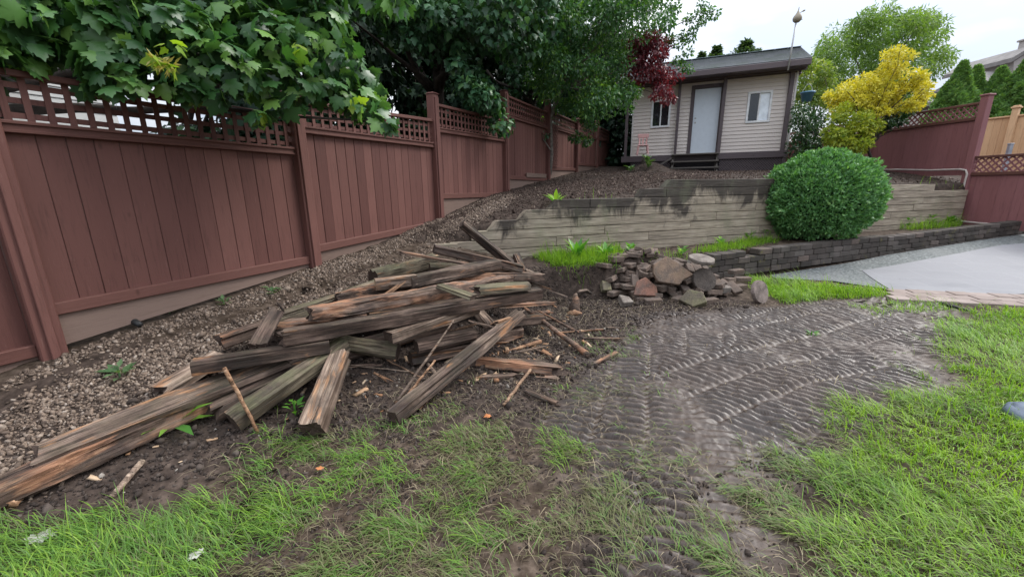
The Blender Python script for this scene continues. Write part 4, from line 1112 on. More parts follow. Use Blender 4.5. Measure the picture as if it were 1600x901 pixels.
# ------------------------------------------------------------------ rubble heap
def m_rubble(name, a, b, mossy=.4):
    k = NT(name); v = k.coord(); r = k.rnd(); f = k.noise(v, 7, 5, .65); g = k.noise(v, 60, 4, .7)
    c = k.mix(r, a, b); c = k.mix(k.ramp(f, [(.40, .75), (.6, 0.0)]), c, (.05, .042, .036))
    c = k.mix(k.math('MULTIPLY', k.ramp(k.noise(v, 11, 5, .7), [(.55, 0.0), (.68, 1.0)]), mossy), c, (.13, .135, .06))
    c = k.mix(.35, c, k.ramp(g, [(.3, (.045, .034, .027)), (.7, (.26, .205, .17))]))
    return k.pbr(c, .88, k.bump(g, .6, .008), .25)
M_br = m_rubble('old_paver_block', (.085, .055, .042), (.165, .112, .086), .2)
M_slab = m_rubble('tan_flagstone', (.19, .118, .075), (.20, .13, .08), .2)
M_redslab = m_rubble('red_flagstone', (.26, .105, .068), (.26, .105, .068), .1)
M_mossb = m_rubble('mossy_block', (.12, .115, .055), (.15, .14, .07), 1.0)
M_conc = m_rubble('pale_concrete', (.21, .185, .165), (.23, .205, .18), .2)
M_disc = m_rubble('pinkish_aggregate', (.24, .19, .175), (.24, .19, .175), .25)
M_asph = m_rubble('black_disc', (.03, .028, .026), (.03, .028, .026), 0)
def rough_mesh(me, amp, f=9):
    sd = Vector((random.uniform(0, 90), random.uniform(0, 90), 0))
    for v_ in me.vertices: v_.co += Vector((mnoise.noise(v_.co * f + sd), mnoise.noise(v_.co * f + sd + Vector((9, 0, 0))), mnoise.noise(v_.co * f + sd + Vector((0, 9, 0))))) * amp
    return me
brick_meshes = []
for i in range(7):
    m = MB(); m.bbox((0, 0, 0), (random.uniform(.15, .22), random.uniform(.10, .115), random.uniform(.055, .075)), .008); brick_meshes.append(rough_mesh(m.mesh('concrete_block'), .014))
    brick_meshes[-1].materials.append(M_br)
cx, cy = 2.15, 5.52; nb = 0
def brick(x, y, z, rx, ry, rz, lbl='weathered brown concrete paver block in the rubble heap', mesh=None):
    o = bpy.data.objects.new('paver_block', mesh or random.choice(brick_meshes)); col.objects.link(o)
    o.location = (x, y, z); o.rotation_euler = (rx, ry, rz); tag(o, lbl, 'paver block', 'paver blocks in the rubble heap'); return o
for lay, (ra, rb_, cnt, zz) in enumerate([(.94, .46, 30, .035), (.82, .38, 27, .10), (.68, .32, 24, .17), (.54, .27, 19, .24), (.38, .2, 14, .31), (.2, .12, 7, .37)]):
    for i in range(cnt):
        a = 2 * math.pi * (i + random.uniform(-.25, .25)) / cnt; q = random.uniform(.72, 1.05)
        x, y = cx + ra * q * math.cos(a), cy + rb_ * q * math.sin(a)
        if lay == 0 and y > cy + .25: continue
        z = max(hz(x, y) + .03, zz + .04)
        brick(x, y, z + random.uniform(-.01, .02), random.gauss(0, .22), random.gauss(0, .3), random.uniform(0, math.pi))
for px, py, h_, rz in [(1000, 466, .035, .1), (1020, 470, .035, -.2), (1060, 468, .035, .3), (1110, 458, .05, .2), (1135, 450, .05, 0), (1155, 448, .05, .25), (1140, 437, .13, .1), (1160, 436, .12, -.2), (1150, 424, .2, .1), (1108, 470, .035, .1), (975, 457, .04, .1), (968, 446, .09, .1), (985, 432, .15, .6)]:
    q = G(px, py, h_); brick(*q, random.gauss(0, .06), random.gauss(0, .06), rz + .2)
def poly_slab(name, pts, th, mat, loc, rot, label, cat):
    n = len(pts); m = MB(); m.prism([(x, y, -th / 2) for x, y in pts], [(x, y, th / 2) for x, y in pts])
    me = m.mesh(name); bm = bmesh.new(); bm.from_mesh(me); bmesh.ops.bevel(bm, geom=bm.edges[:], offset=.008, segments=1, affect='EDGES'); bm.to_mesh(me); bm.free()
    rough_mesh(me, .008, 12); o = link(name, me, mat); o.location = tuple(loc); o.rotation_euler = rot; tag(o, label, cat); return o
def facing(px, py, Y, spin=0.0, lean=0.0, yaw=0.0):
    return PY(px, py, Y), (math.radians(90) - lean, spin, yaw)
def stone(name, px, py, h, pts, th, mat, tilt, yaw, label, cat):
    o = poly_slab(name, pts, th, mat, G(px, py, h), (0, 0, 0), label, cat)
    o.rotation_euler = (Matrix.Rotation(yaw, 4, 'Z') @ Matrix.Rotation(tilt, 4, 'X')).to_euler(); return o
stone('flagstone', 1050, 424, .36, [(-.27, -.02), (-.22, -.13), (.06, -.19), (.12, -.12), (.28, -.06), (.10, .10), (-.05, .20), (-.24, .10)], .05, M_slab, math.radians(62), .15, 'large tan flagstone leaning on the front of the rubble heap', 'flagstone')
stone('flagstone', 1007, 449, .17, [(-.17, -.10), (.15, -.13), (.16, .0), (.04, .14), (-.08, .09)], .04, M_redslab, math.radians(55), .1, 'reddish broken flagstone low on the left of the rubble heap', 'flagstone')
stone('flagstone', 1083, 466, .10, [(-.16, -.06), (.02, -.13), (.16, -.05), (.10, .08), (-.06, .10)], .09, M_mossb, math.radians(50), -.5, 'chunky moss covered block at the front of the rubble heap', 'block')
def disc(px, py, h, r, th, mat, tilt, yaw, label):
    m = MB(); m.lathe([(0, -th / 2), (r * .97, -th / 2), (r, -th * .3), (r, th * .3), (r * .97, th / 2), (r * .6, th / 2 + .002), (0, th / 2 + .002)], (0, 0, 0), 28)
    me = rough_mesh(m.mesh('stepping_stone'), .006, 14); o = link('stepping_stone', me, mat, smooth=False); o.location = tuple(G(px, py, h))
    o.rotation_euler = (Matrix.Rotation(yaw, 4, 'Z') @ Matrix.Rotation(tilt, 4, 'X')).to_euler(); tag(o, label, 'stepping stone'); return o
disc(1100, 437, .24, .155, .05, M_asph, math.radians(68), .1, 'round stepping stone showing its black underside in the rubble heap')
disc(1187, 456, .13, .15, .05, M_disc, math.radians(72), .5, 'round pinkish stepping stone leaning at the right end of the rubble heap')
disc(1096, 405, .50, .16, .045, M_conc, math.radians(12), .3, 'pale grey round stepping stone lying on top of the rubble heap')
q = G(1128, 452, .10); o = stone('flagstone', 1128, 452, .10, [(-.11, -.05), (.11, -.05), (.11, .05), (-.11, .05)], .09, M_conc, .1, .2, 'pale squared concrete block at the front right of the rubble heap', 'block')
stone('flagstone', 975, 470, .06, [(-.09, -.07), (.08, -.08), (.10, .03), (-.02, .09)], .08, M_conc, .4, .5, 'lone pale stone at the left foot of the rubble heap', 'stone')
stone('flagstone', 945, 448, .08, [(-.08, -.06), (.06, -.08), (.09, .03), (-.02, .09)], .08, M_mossb, .8, .5, 'round greenish stone in front of the dug bank', 'stone')

# blue-grey thing at the right edge: a folded plastic sheet
q = G(1600, 640, .06); m = MB()
m.prism([(-.09, -.09, -.06), (.2, -.12, -.06), (.24, .10, -.06), (-.07, .09, -.06)], [(-.06, -.05, .02), (.2, -.09, .03), (.22, .06, .045), (-.05, .05, .045)])
me = m.mesh('plastic_tub'); bm = bmesh.new(); bm.from_mesh(me); bmesh.ops.bevel(bm, geom=bm.edges[:], offset=.018, segments=2, affect='EDGES'); bm.to_mesh(me); bm.free()
o = link('plastic_tub', rough_mesh(me, .012, 10), m_plain('blue_grey_plastic', (.17, .20, .26), .35, .5, var=.35, sc_=6), smooth=True); o.location = tuple(q)
tag(o, 'blue-grey plastic lump lying in the grass at the right edge of the photo', 'tub')
# black drain end under the fence
q = G(211, 506, .03); m = MB(); m.tube([(-.08, .05, .01), (0, 0, .02), (.07, -.03, .0)], [.02, .026, .02], 10); o = m.build('drain_pipe', M_blk, None, True); o.location = tuple(q)
tag(o, 'black plastic drain end lying in the gravel below the first fence panel', 'pipe')
# blue hanging pot by the shed
q = PY(1261, 152, 12.9); r_ = empty('hanging_pot', q); tag(r_, 'blue plastic hanging pot on the right wall of the shed', 'flower pot')
m = MB(); m.lathe([(0, -.12), (.12, -.12), (.17, .10), (.19, .10), (.19, .14), (.165, .14), (.15, .11), (0, .10)], (0, 0, 0), 20); m.build('pot', m_plain('blue_plastic', (.11, .23, .38), .4, .4), r_, True)
m = MB(); m.tube([(-.17, 0, .13), (-.08, 0, .3), (0, 0, .36)], .006, 5); m.tube([(.17, 0, .13), (.08, 0, .3), (0, 0, .36)], .006, 5) #, (-.08, 0, .5), (0, 0, .62)], .006, 5); m.tube([(.17, 0, .13), (.08, 0, .5), (0, 0, .62)], .006, 5)
m.build('hanger', M_pole, r_)
# ------------------------------------------------------------------ foliage kit
def _norm(a): return a / (np.linalg.norm(a, axis=-1, keepdims=True) + 1e-9)
def leaf_data(tm, pos, tip, nrm, scale, val=None):
    V, Fs = tm; V = np.asarray(V, float); N = len(pos)
    y = _norm(tip); x = _norm(np.cross(y, nrm)); z = np.cross(x, y)
    scale = np.broadcast_to(np.asarray(scale, float), (N,))
    P = (V[None, :, 0, None] * x[:, None] + V[None, :, 1, None] * y[:, None] + V[None, :, 2, None] * z[:, None]) * scale[:, None, None] + pos[:, None]
    val = rng.random(N) if val is None else val
    lt = np.array([len(f) for f in Fs]); fl = np.concatenate([np.array(f) for f in Fs])
    flat = (fl[None] + (np.arange(N) * len(V))[:, None]).ravel()
    return P.reshape(-1, 3), flat, np.tile(lt, N), np.repeat(val, len(V))
def leaf_mesh(name, sets, mat, parent=None, smooth=False):
    Vs, Fl, Lt, A = [], [], [], []; off = 0
    for (P, f, l, a) in sets:
        Vs.append(P); Fl.append(f + off); Lt.append(l); A.append(a); off += len(P)
    me = raw_mesh(name, np.concatenate(Vs), np.concatenate(Fl), np.concatenate(Lt), {'v': np.concatenate(A)})
    return link(name, me, mat, parent, smooth)
def _fan(half, cy=.35, droop=.22, fold=.12):
    pts = [(0, 0)] + half + [(-x, y) for x, y in reversed(half[:-1])]
    V = [(0, cy, .0)] + [(x, y, -droop * y * y - fold * abs(x)) for x, y in pts]
    n = len(pts); return V, [(0, 1 + i, 1 + (i + 1) % n) for i in range(n)]
MAPLE = _fan([(.10, -.04), (.34, -.06), (.30, .10), (.52, .22), (.66, .34), (.50, .42), (.56, .60), (.44, .60), (.26, .52), (.24, .72), (.12, .78), (0, 1.0)])
MAPLE2 = _fan([(.30, -.03), (.34, .14), (.56, .34), (.30, .46), (.22, .72), (0, 1.0)])
OVATE = ([(0, 0, 0), (.26, .42, .05), (0, .45, -.03), (-.26, .42, .05), (0, 1, -.14)], [(0, 1, 2), (0, 2, 3), (2, 1, 4), (3, 2, 4)])
NARROW = ([(0, 0, 0), (.12, .4, .02), (0, 1, -.08), (-.12, .4, .02)], [(0, 1, 2), (0, 2, 3)])
SPRAY = ([(0, 0, 0), (.20, .25, .0), (.10, .45, -.02), (.30, .6, -.06), (.08, .75, -.06), (0, 1, -.16), (-.08, .7, -.06), (-.28, .55, -.06), (-.10, .4, -.02), (-.2, .2, 0)], [(0, 1, 2, 8, 9), (2, 3, 4, 6, 7, 8), (4, 5, 6)])

def clump_set(tm, clumps, per, size, up=.7, out=.6, droop=.5, spread=1.0, shell=False, val=None):
    """clumps: rows x, y, z, r ; leaves gather round each, tips outward and down"""
    C = np.asarray(clumps, float); n = np.maximum(4, (per * np.ones(len(C)) if np.isscalar(per) else np.asarray(per))).astype(int)
    idx = np.repeat(np.arange(len(C)), n); N = len(idx)
    d = _norm(rng.normal(size=(N, 3))); rr = rng.random(N) ** (1 / 3) if not shell else .75 + .3 * rng.random(N)
    pos = C[idx, :3] + d * (rr * C[idx, 3] * spread)[:, None] * np.array([1, 1, .75])
    tip = d * out + rng.normal(size=(N, 3)) * .45; tip[:, 2] -= droop
    nr = rng.normal(size=(N, 3)) * .5; nr[:, 2] += up; nr += d * .3
    sc_ = size * rng.uniform(.6, 1.2, N)
    v = None
    if val is not None: v = np.clip(rng.normal(val, .22, N) + np.repeat(rng.normal(0, .12, len(C)), n), 0, 1)
    return leaf_data(tm, pos, tip, nr, sc_, v)
def px_poly_clumps(poly, Y0, Y1, n, r0, r1, seed_shift=0):
    """clump centres spread through the solid region behind an outline, between two depths"""
    P = np.array(poly, float); lo, hi = P.min(0), P.max(0); out = []
    while len(out) < n:
        q = lo + (hi - lo) * rng.random((n * 2, 2)); ok = in_poly(q[:, 0], q[:, 1], [tuple(p) for p in P]) > 0
        for a in q[ok]:
            out.append((*PY(a[0], a[1], rng.uniform(Y0, Y1)), rng.uniform(r0, r1)))
            if len(out) >= n: break
    return np.array(out)
M_barkd = m_plain('dark_bark', (.045, .036, .030), .9, .2, var=.4, sc_=14, bump=.6)
M_barkg = m_plain('grey_bark', (.17, .15, .13), .85, .2, var=.35, sc_=16, bump=.5)
def limbs(root, base, fork, targets, r0, mat, name='trunk', rt=.012, kink=.12):
    m = MB(); base = Vector(tuple(base)); fork = Vector(tuple(fork)); c = root.location
    n = 6; pts = [base.lerp(fork, i / n) + Vector((random.uniform(-1, 1), random.uniform(-1, 1), 0)) * kink * (.3 if 0 < i < n else 0) for i in range(n + 1)]
    m.tube([p - c for p in pts], [r0 * (1 - .35 * i / n) * (1.35 if i == 0 else 1) for i in range(n + 1)], 9)
    for t in targets:
        t = Vector(tuple(t[:3])); st = fork.lerp(base, random.uniform(0, .35)); k = 5
        q = [st.lerp(t, i / k) + Vector((random.uniform(-1, 1), random.uniform(-1, 1), random.uniform(-.2, 1))) * kink * (1 if 0 < i < k else 0) for i in range(k + 1)]
        m.tube([p - c for p in q], [max(rt, r0 * .45 * (1 - i / k)) for i in range(k + 1)], 6)
    return m.build(name, mat, root, True)
def offset_sets(sets, loc):
    o = np.array(loc); return [(P - o, f, l, a) for (P, f, l, a) in sets]

# ------------------------------------------------------------------ near maple overhanging the fence
M_maple = m_leaf('maple_leaf', (.034, .10, .034), (.080, .195, .058), (.18, .33, .07), .36, .36, .5, (.045, .10, .045))
nc = [(-70, 10, 2.9, .34), (30, 15, 3.0, .34), (30, 62, 2.95, .2), (110, 35, 3.15, .32), (165, 92, 3.1, .16), (190, 25, 3.3, .34), (215, 80, 3.3, .26), (190, 125, 3.1, .13), (250, 112, 3.3, .18),
      (285, 60, 3.4, .32), (300, 132, 3.35, .13), (355, 100, 3.5, .3), (350, 28, 3.7, .36), (395, 128, 3.6, .16), (405, 176, 3.55, .08), (430, 70, 3.8, .32), (480, 125, 3.9, .22), (470, 25, 4.3, .4),
      (520, 88, 4.0, .28), (540, 145, 3.9, .18), (573, 168, 3.9, .15), (600, 190, 3.85, .09), (555, 112, 4.2, .2), (585, 148, 4.1, .14), (505, 45, 4.3, .3), (10, 92, 2.8, .12), (-110, 80, 2.8, .3),
      (330, -50, 3.8, .5), (150, -50, 3.4, .5), (-40, -60, 3.1, .5), (480, -50, 4.3, .5), (150, 128, 3.1, .10), (335, 150, 3.4, .07), (450, 158, 3.7, .12), (620, 8, 3.6, .10), (600, -20, 3.8, .25)]
C = np.array([(*PY(a, b, Y), r) for a, b, Y, r in nc]); per = np.clip((C[:, 3] / .3) ** 2 * 62, 8, 150)
base = np.array([-5.6, 4.4, .8]); r_ = empty('maple_tree', base)
tag(r_, 'big leaved green maple overhanging the fence at upper left', 'tree')
sets = [clump_set(MAPLE, C, per * 1.75, .125, .8, .5, .75, 1.0)]
leaf_mesh('crown', offset_sets(sets, base), M_maple, r_, True)
limbs(r_, base, (-5.0, 4.4, 3.0), [C[i] for i in (3, 5, 9, 12, 15, 17, 18, 23, 21, 8)], .13, M_barkd, rt=.007)
# young yellow-green tips and seed bunches
yc = np.array([(*PY(a, b, Y), r) for a, b, Y, r in [(250, 98, 2.95, .05), (262, 104, 2.95, .05), (415, 182, 3.5, .05), (270, 70, 3.0, .06), (465, 75, 3.6, .06), (555, 160, 3.7, .06)]])
leaf_mesh('young_leaves', offset_sets([clump_set(MAPLE2, yc, 5, .09, .8, .6, .6)], base), m_leaf('young_leaf', (.16, .27, .035), (.26, .36, .05), None, .4, .4, .35), r_, True)
leaf_mesh('seed_bunch', offset_sets([clump_set(NARROW, yc[:2], 26, .06, .3, .9, .2)], base), m_leaf('maple_seeds', (.30, .24, .06), (.40, .34, .10), None, .5, .3), r_)

# ------------------------------------------------------------------ dark maple behind the second panel
M_dmap = m_leaf('shade_maple_leaf', (.034, .098, .048), (.066, .165, .075), (.13, .26, .085), .40, .3, .4, (.03, .07, .035))
base = np.array([-1.9, 9.6, 1.2]); r_ = empty('shade_maple', base); tag(r_, 'dark green maple with drooping layered leaves behind the second fence panel', 'tree')
P1 = [(600, -60), (880, -60), (860, 50), (800, 90), (740, 96), (690, 80), (640, 70), (600, 40)]
P2 = [(690, 100), (730, 92), (770, 150), (786, 196), (765, 192), (740, 150), (700, 130)]
C = np.vstack([px_poly_clumps(P1, 7.2, 10.2, 120, .22, .45), px_poly_clumps(P2, 7.4, 8.6, 22, .16, .28), px_poly_clumps([(480, -60), (620, -60), (610, 10), (500, 20)], 7, 9, 30, .25, .45)])
leaf_mesh('crown', offset_sets([clump_set(MAPLE2, C, 85, .115, .8, .5, .7, 1.0, val=.42)], base), M_dmap, r_)
limbs(r_, base, PY(690, 70, 9.6), [C[i] for i in range(0, 160, 9)], .17, M_barkd, rt=.012, kink=.2)

# ------------------------------------------------------------------ dark evergreens behind the fence
M_cedar_l = m_leaf('dark_cedar_spray', (.010, .026, .016), (.022, .052, .026), (.045, .09, .035), .6, .12, .25)
def evergreen(px, Y, zt, rad, n, lbl, low=1.0):
    x, y, _ = PY(px, 300, Y); zb = low; base = np.array([x, y, zb]); r_ = empty('evergreen_tree', base); tag(r_, lbl, 'tree', 'evergreens behind the left fence')
    cl = []; nl = 150; n = int(n * 1.5)
    for i in range(nl):
        u = random.random(); h = zb + .1 + (zt - zb) * u ** 1.25; a = random.uniform(0, 2 * math.pi); rr = rad * (1 - .55 * u) * random.uniform(.55, 1.05)
        cl.append((x + rr * math.cos(a), y + rr * math.sin(a), h, random.uniform(.3, .6)))
    leaf_mesh('crown', offset_sets([clump_set(SPRAY, cl, n // nl, .30, .6, .7, .8, 1.0, val=.4)], base), M_cedar_l, r_)
    limbs(r_, base, (x, y, zt * .8), cl[::6], .16, M_barkd, rt=.015)
evergreen(400, 8.5, 7.5, 1.6, 6000, 'dark evergreen seen through the near maple leaves', .8)
evergreen(520, 10.5, 8.5, 1.9, 8000, 'dark evergreen behind the second post of the left fence', .9)
evergreen(640, 12.5, 9.5, 2.0, 9000, 'dark evergreen behind the third fence post', 1.2)
evergreen(745, 13.5, 9.5, 1.9, 9000, 'dark evergreen behind the third lattice panel', 2.6)
evergreen(850, 17.5, 9, 2.2, 9000, 'dark evergreen rising behind the fourth lattice panel', 2.4)
evergreen(945, 19.0, 7.5, 2.0, 9000, 'dark evergreen in the gap between the fence end and the shed', 2.0)
# bright leafy shrubs glowing through the gaps
M_lime = m_leaf('backlit_leaf', (.09, .20, .025), (.17, .33, .045), None, .5, .45, .3)
for (px, py, Y, rr, lbl) in [(815, 178, 14.5, .8, 'bright lime shrub glowing through the gap above the fourth panel'), (572, 85, 15.0, 1.2, 'bright lime foliage glimpsed between the dark trees at upper middle'), (955, 185, 22, .9, 'pale leafy shrub beyond the far end of the left fence')]:
    c = PY(px, py, Y); r_ = empty('leafy_shrub', (c[0], c[1], c[2] - 1.5)); tag(r_, lbl, 'shrub')
    cl = np.array([(*(c + rng.normal(size=3) * rr * .5), .35) for _ in range(26)])
    leaf_mesh('foliage', offset_sets([clump_set(MAPLE2, cl, 45, .13, .5, .5, .5)], r_.location), M_lime, r_)
    limbs(r_, r_.location, c, cl[::5], .05, M_barkd)

# ------------------------------------------------------------------ mixed tree leaning over the upper corner of the yard
M_plum = m_leaf('fine_green_leaf', (.028, .078, .036), (.068, .165, .050), (.18, .31, .06), .45, .32, .4)
base = G(858, 278); r_ = empty('slender_tree', base); tag(r_, 'slender pale trunked tree with fine green leaves in front of the fence by the trellis', 'tree')
P3 = [(850, -60), (1046, -60), (1050, 10), (1030, 52), (988, 62), (972, 98), (982, 128), (1000, 150), (992, 162), (950, 178), (905, 176), (868, 165), (838, 140), (826, 70), (840, 0)]
C = np.vstack([px_poly_clumps(P3, 9.6, 12.4, 190, .22, .42), px_poly_clumps([(880, 160), (930, 165), (925, 215), (900, 228), (893, 195)], 10.6, 11.6, 10, .12, .22)])
br = [(1075, 30), (1092, 22), (1108, 16), (1117, 22), (1100, 32), (1085, 42), (1098, 8), (1070, 55), (1078, 60), (1062, 70), (1075, 82), (1058, 95), (1068, 104), (1076, 108), (1055, 15), (1048, 60)]
C2 = np.array([(*PY(a, b, 11.2), .13) for a, b in br])
leaf_mesh('crown', offset_sets([clump_set(OVATE, C, 150, .095, .6, .6, .6, val=.45), clump_set(OVATE, C2, 80, .085, .5, .7, .3, val=.45)], base), M_plum, r_)
tpts = [base + np.array(o) for o in [(0, 0, -.1), (0, 0, .35), (.02, 0, .9), (.03, 0, 1.35)]]
m = MB(); f4 = [PY(px, py, 11.1) for px, py in [(861, 215), (860, 185), (866, 172), (890, 155), (920, 120), (950, 60)]]
m.tube([Vector(tuple(p)) - r_.location for p in [base, *[PY(px, py, 11.15) for px, py in [(860, 262), (862, 240), (861, 215), (860, 186), (868, 160), (890, 120), (915, 60)]]]], [.065, .05, .045, .042, .045, .06, .05, .03], 8)
for t in [C[i] for i in range(0, 190, 13)] + [C2[2], C2[7], C2[11]]:
    s0 = Vector(tuple(PY(880, 135, 11.15))); t = Vector(tuple(t[:3])); q = [s0.lerp(t, i / 4) + Vector((random.uniform(-1, 1), 0, random.uniform(-1, 1))) * .12 * (0 < i < 4) for i in range(5)]
    m.tube([p - r_.location for p in q], [.03, .024, .018, .012, .006], 6)
q = [PY(px, py, 10.9) for px, py in [(861, 236), (852, 222), (842, 210), (830, 206)]]; m.tube([Vector(tuple(p)) - r_.location for p in q], [.02, .016, .012, .008], 6)
m.build('trunk', M_barkg, r_, True)
cl = np.array([(*PY(a, b, 10.9), .14) for a, b in [(822, 204), (832, 208), (842, 207), (850, 211), (838, 200)]])
leaf_mesh('side_branch_leaves', offset_sets([clump_set(OVATE, cl, 40, .085, .5, .6, .6, val=.15)], base), M_dmap, r_)
# thick dark trunk behind the fence
base = np.array(PY(838, 240, 12.6)); base[2] = 1.6; r_ = empty('bare_trunk_tree', base); tag(r_, 'thick dark forked trunk rising behind the fourth lattice panel', 'tree')
limbs(r_, base, PY(836, 168, 12.6), [PY(*q, 12.4) for q in [(800, 100), (815, 120), (850, 110), (880, 80), (760, 110)]], .17, M_barkd, rt=.04, kink=.15)
cl = px_poly_clumps([(760, 60), (880, 60), (880, 140), (840, 160), (800, 130)], 11.5, 13, 26, .25, .4)
leaf_mesh('crown', offset_sets([clump_set(MAPLE2, cl, 50, .12, .6, .5, .6, val=.2)], base), M_dmap, r_)

# red-leaved plum
M_red = m_leaf('purple_plum_leaf', (.065, .014, .022), (.16, .030, .042), (.28, .07, .075), .45, .3, .4, None, (1.6, .7, .6))
base = np.array([1.3, 14.2, 2.0]); r_ = empty('red_plum_tree', base); tag(r_, 'dark red leaved plum branches hanging before the left end of the shed roof', 'tree')
C = np.vstack([px_poly_clumps([(985, 60), (1030, 55), (1048, 72), (1030, 95), (1040, 110), (1055, 118), (1052, 152), (1030, 150), (1005, 130), (978, 112), (975, 95), (1000, 85)], 10.2, 11.2, 60, .13, .26),
               np.array([(*PY(a, b, 11.4), .11) for a, b in [(1050, 155), (1040, 158), (1022, 150), (1046, 62), (1038, 66), (992, 58)]])])
leaf_mesh('crown', offset_sets([clump_set(OVATE, C, 62, .095, .5, .6, .6, val=.4)], base), M_red, r_)
limbs(r_, base, PY(968, 95, 12.6), C[::6], .05, M_barkd, rt=.008)

# ------------------------------------------------------------------ right background: big green tree, hedge cypresses, shrubs
M_wil = m_leaf('fresh_green_leaf', (.075, .14, .042), (.145, .225, .06), (.23, .31, .09), .5, .4, .3)
base = np.array([19.5, 23.5, 1.5]); r_ = empty('broadleaf_tree', base); tag(r_, 'large fresh green tree rising beyond the right fence behind the yellow shrub', 'tree')
P4 = [(1275, 100), (1290, 60), (1330, 35), (1375, 14), (1400, 28), (1430, 16), (1462, 30), (1468, 60), (1455, 75), (1480, 88), (1470, 115), (1440, 125), (1440, 170), (1400, 180), (1280, 180), (1262, 140)]
C = px_poly_clumps(P4, 21, 25.5, 150, .35, .75)
leaf_mesh('crown', offset_sets([clump_set(NARROW, C, 150, .26, .5, .7, .5, val=.45)], base), M_wil, r_)
limbs(r_, base, PY(1385, 130, 23.5), C[::9], .22, M_barkg, rt=.02, kink=.3)
M_yel = m_leaf('golden_leaf', (.38, .38, .035), (.60, .55, .055), (.74, .68, .13), .5, .35, .3, None, (1.2, 1.1, .5))
base = np.array([9.3, 10.75, 1.7]); r_ = empty('golden_shrub', base); tag(r_, 'golden yellow leaved shrub spilling over the lattice of the right fence', 'shrub')
P5 = [(1375, 88), (1400, 78), (1425, 85), (1420, 108), (1455, 125), (1448, 150), (1435, 172), (1390, 182), (1350, 170), (1300, 172), (1290, 150), (1310, 132), (1345, 118), (1375, 120)]
C = px_poly_clumps(P5, 10.2, 11.4, 170, .05, .17)
M_lig = m_leaf('lime_gold_leaf', (.16, .25, .035), (.34, .40, .045), (.52, .52, .06), .5, .35, .3, None, (1.2, 1.2, .5))
C6 = px_poly_clumps([(1310, 165), (1370, 175), (1378, 205), (1362, 222), (1340, 240), (1300, 236), (1288, 222), (1300, 195)], 9.9, 10.8, 80, .05, .18)
leaf_mesh('foliage', offset_sets([clump_set(OVATE, C, 62, .085, .7, .9, .05, val=.5)], base), M_yel, r_)
leaf_mesh('lower_foliage', offset_sets([clump_set(OVATE, C6, 70, .085, .7, .9, .1, val=.45)], base), M_lig, r_)
limbs(r_, base, PY(1350, 215, 10.6), np.vstack([C[::5], C6[::6]]), .04, M_barkd, rt=.006)
M_dk = m_leaf('dark_glossy_leaf', (.016, .045, .022), (.04, .09, .035), (.09, .15, .05), .4, .2, .4)
base = np.array([8.9, 12.6, 1.75]); r_ = empty('climbing_shrub', base); tag(r_, 'dark leafy climber beside the right end wall of the shed', 'shrub')
C = np.vstack([px_poly_clumps([(1245, 160), (1285, 165), (1300, 190), (1285, 225), (1250, 262), (1238, 240)], 12.0, 13.2, 46, .16, .3), px_poly_clumps([(1380, 175), (1425, 172), (1400, 196), (1360, 200)], 10.6, 11.0, 12, .1, .18)])
leaf_mesh('foliage', offset_sets([clump_set(OVATE, C, 70, .10, .5, .6, .5, val=.4)], base), M_dk, r_)
limbs(r_, base, PY(1262, 225, 12.6), C[::5], .04, M_barkd, rt=.008)
base = np.array([12.5, 17, 1.7]); r_ = empty('pale_shrub', base); tag(r_, 'pale yellow green tall shrub behind the shed corner and blue pot', 'shrub')
C = px_poly_clumps([(1248, 92), (1275, 85), (1300, 110), (1300, 165), (1250, 170), (1244, 130)], 16, 17.5, 60, .22, .4)
leaf_mesh('foliage', offset_sets([clump_set(OVATE, C, 75, .13, .5, .6, .4, val=.5)], base), m_leaf('yellowgreen_leaf', (.09, .15, .035), (.17, .23, .05), (.30, .32, .07), .5, .35, .3), r_)
limbs(r_, base, PY(1272, 150, 16.8), C[::7], .06, M_barkg, rt=.01)
# clipped hedge cypresses behind the right fence
M_cyp = m_leaf('cypress_spray', (.07, .15, .05), (.14, .26, .07), (.24, .36, .10), .6, .25, .25)
def cypress(px, ptop, Y, rad, lbl):
    x, y, zt = PY(px, ptop, Y); base = np.array([x, y, 1.4]); r_ = empty('hedge_cypress', base); tag(r_, lbl, 'tree', 'cypresses behind the cedar fence')
    N = 30000; u = rng.random(N); a = rng.random(N) * 2 * math.pi
    prof = rad * np.minimum(1, 1.75 * (1 - u) ** .95) * (.82 + .22 * rng.random(N)) * (1 + .14 * np.sin(a * 5 + u * 9) + .16 * np.sin(u * 27 + a * 3 + 2 * np.sin(a * 2)) + .10 * np.sin(u * 61 - a * 7))
    pos = np.stack([x + prof * np.cos(a), y + prof * np.sin(a), 1.4 + (zt - 1.4) * u], -1)
    tip = np.stack([np.cos(a) * .6, np.sin(a) * .6, .7 + 0 * a], -1) + rng.normal(size=(N, 3)) * .4
    leaf_mesh('crown', offset_sets([leaf_data(SPRAY, pos, tip, np.stack([np.cos(a), np.sin(a), .5 + 0 * a], -1) + rng.normal(size=(N, 3)) * .5, .13 * rng.uniform(.6, 1.3, N), np.clip(rng.normal(.45, .25, N), 0, 1))], base), M_cyp, r_)
    m = MB(); m.tube([(0, 0, -.2), (0, 0, zt - 1.9)], [.09, .02], 8); m.build('trunk', M_barkd, r_, True)
    m = MB(); m.lathe([(0, 0), (rad * .55, .02), (rad * .55, (zt - 1.4) * .4), (rad * .25, (zt - 1.4) * .75), (0, (zt - 1.4) * .88)], (0, 0, 0), 14); m.build('dark_core', m_plain('dark_core', (.02, .032, .016), .95, .1, var=.4, sc_=9, bump=.8), r_, True)  # solid dark core added inside the crown to close the gaps between sprays
cypress(1506, 99, 15.5, .78, 'pointed hedge cypress nearest the corner post at right')
cypress(1528, 106, 16.0, .70, 'hedge cypress with twin tips between two larger ones')
cypress(1566, 108, 15.6, .9, 'broad hedge cypress standing above the new cedar fence')
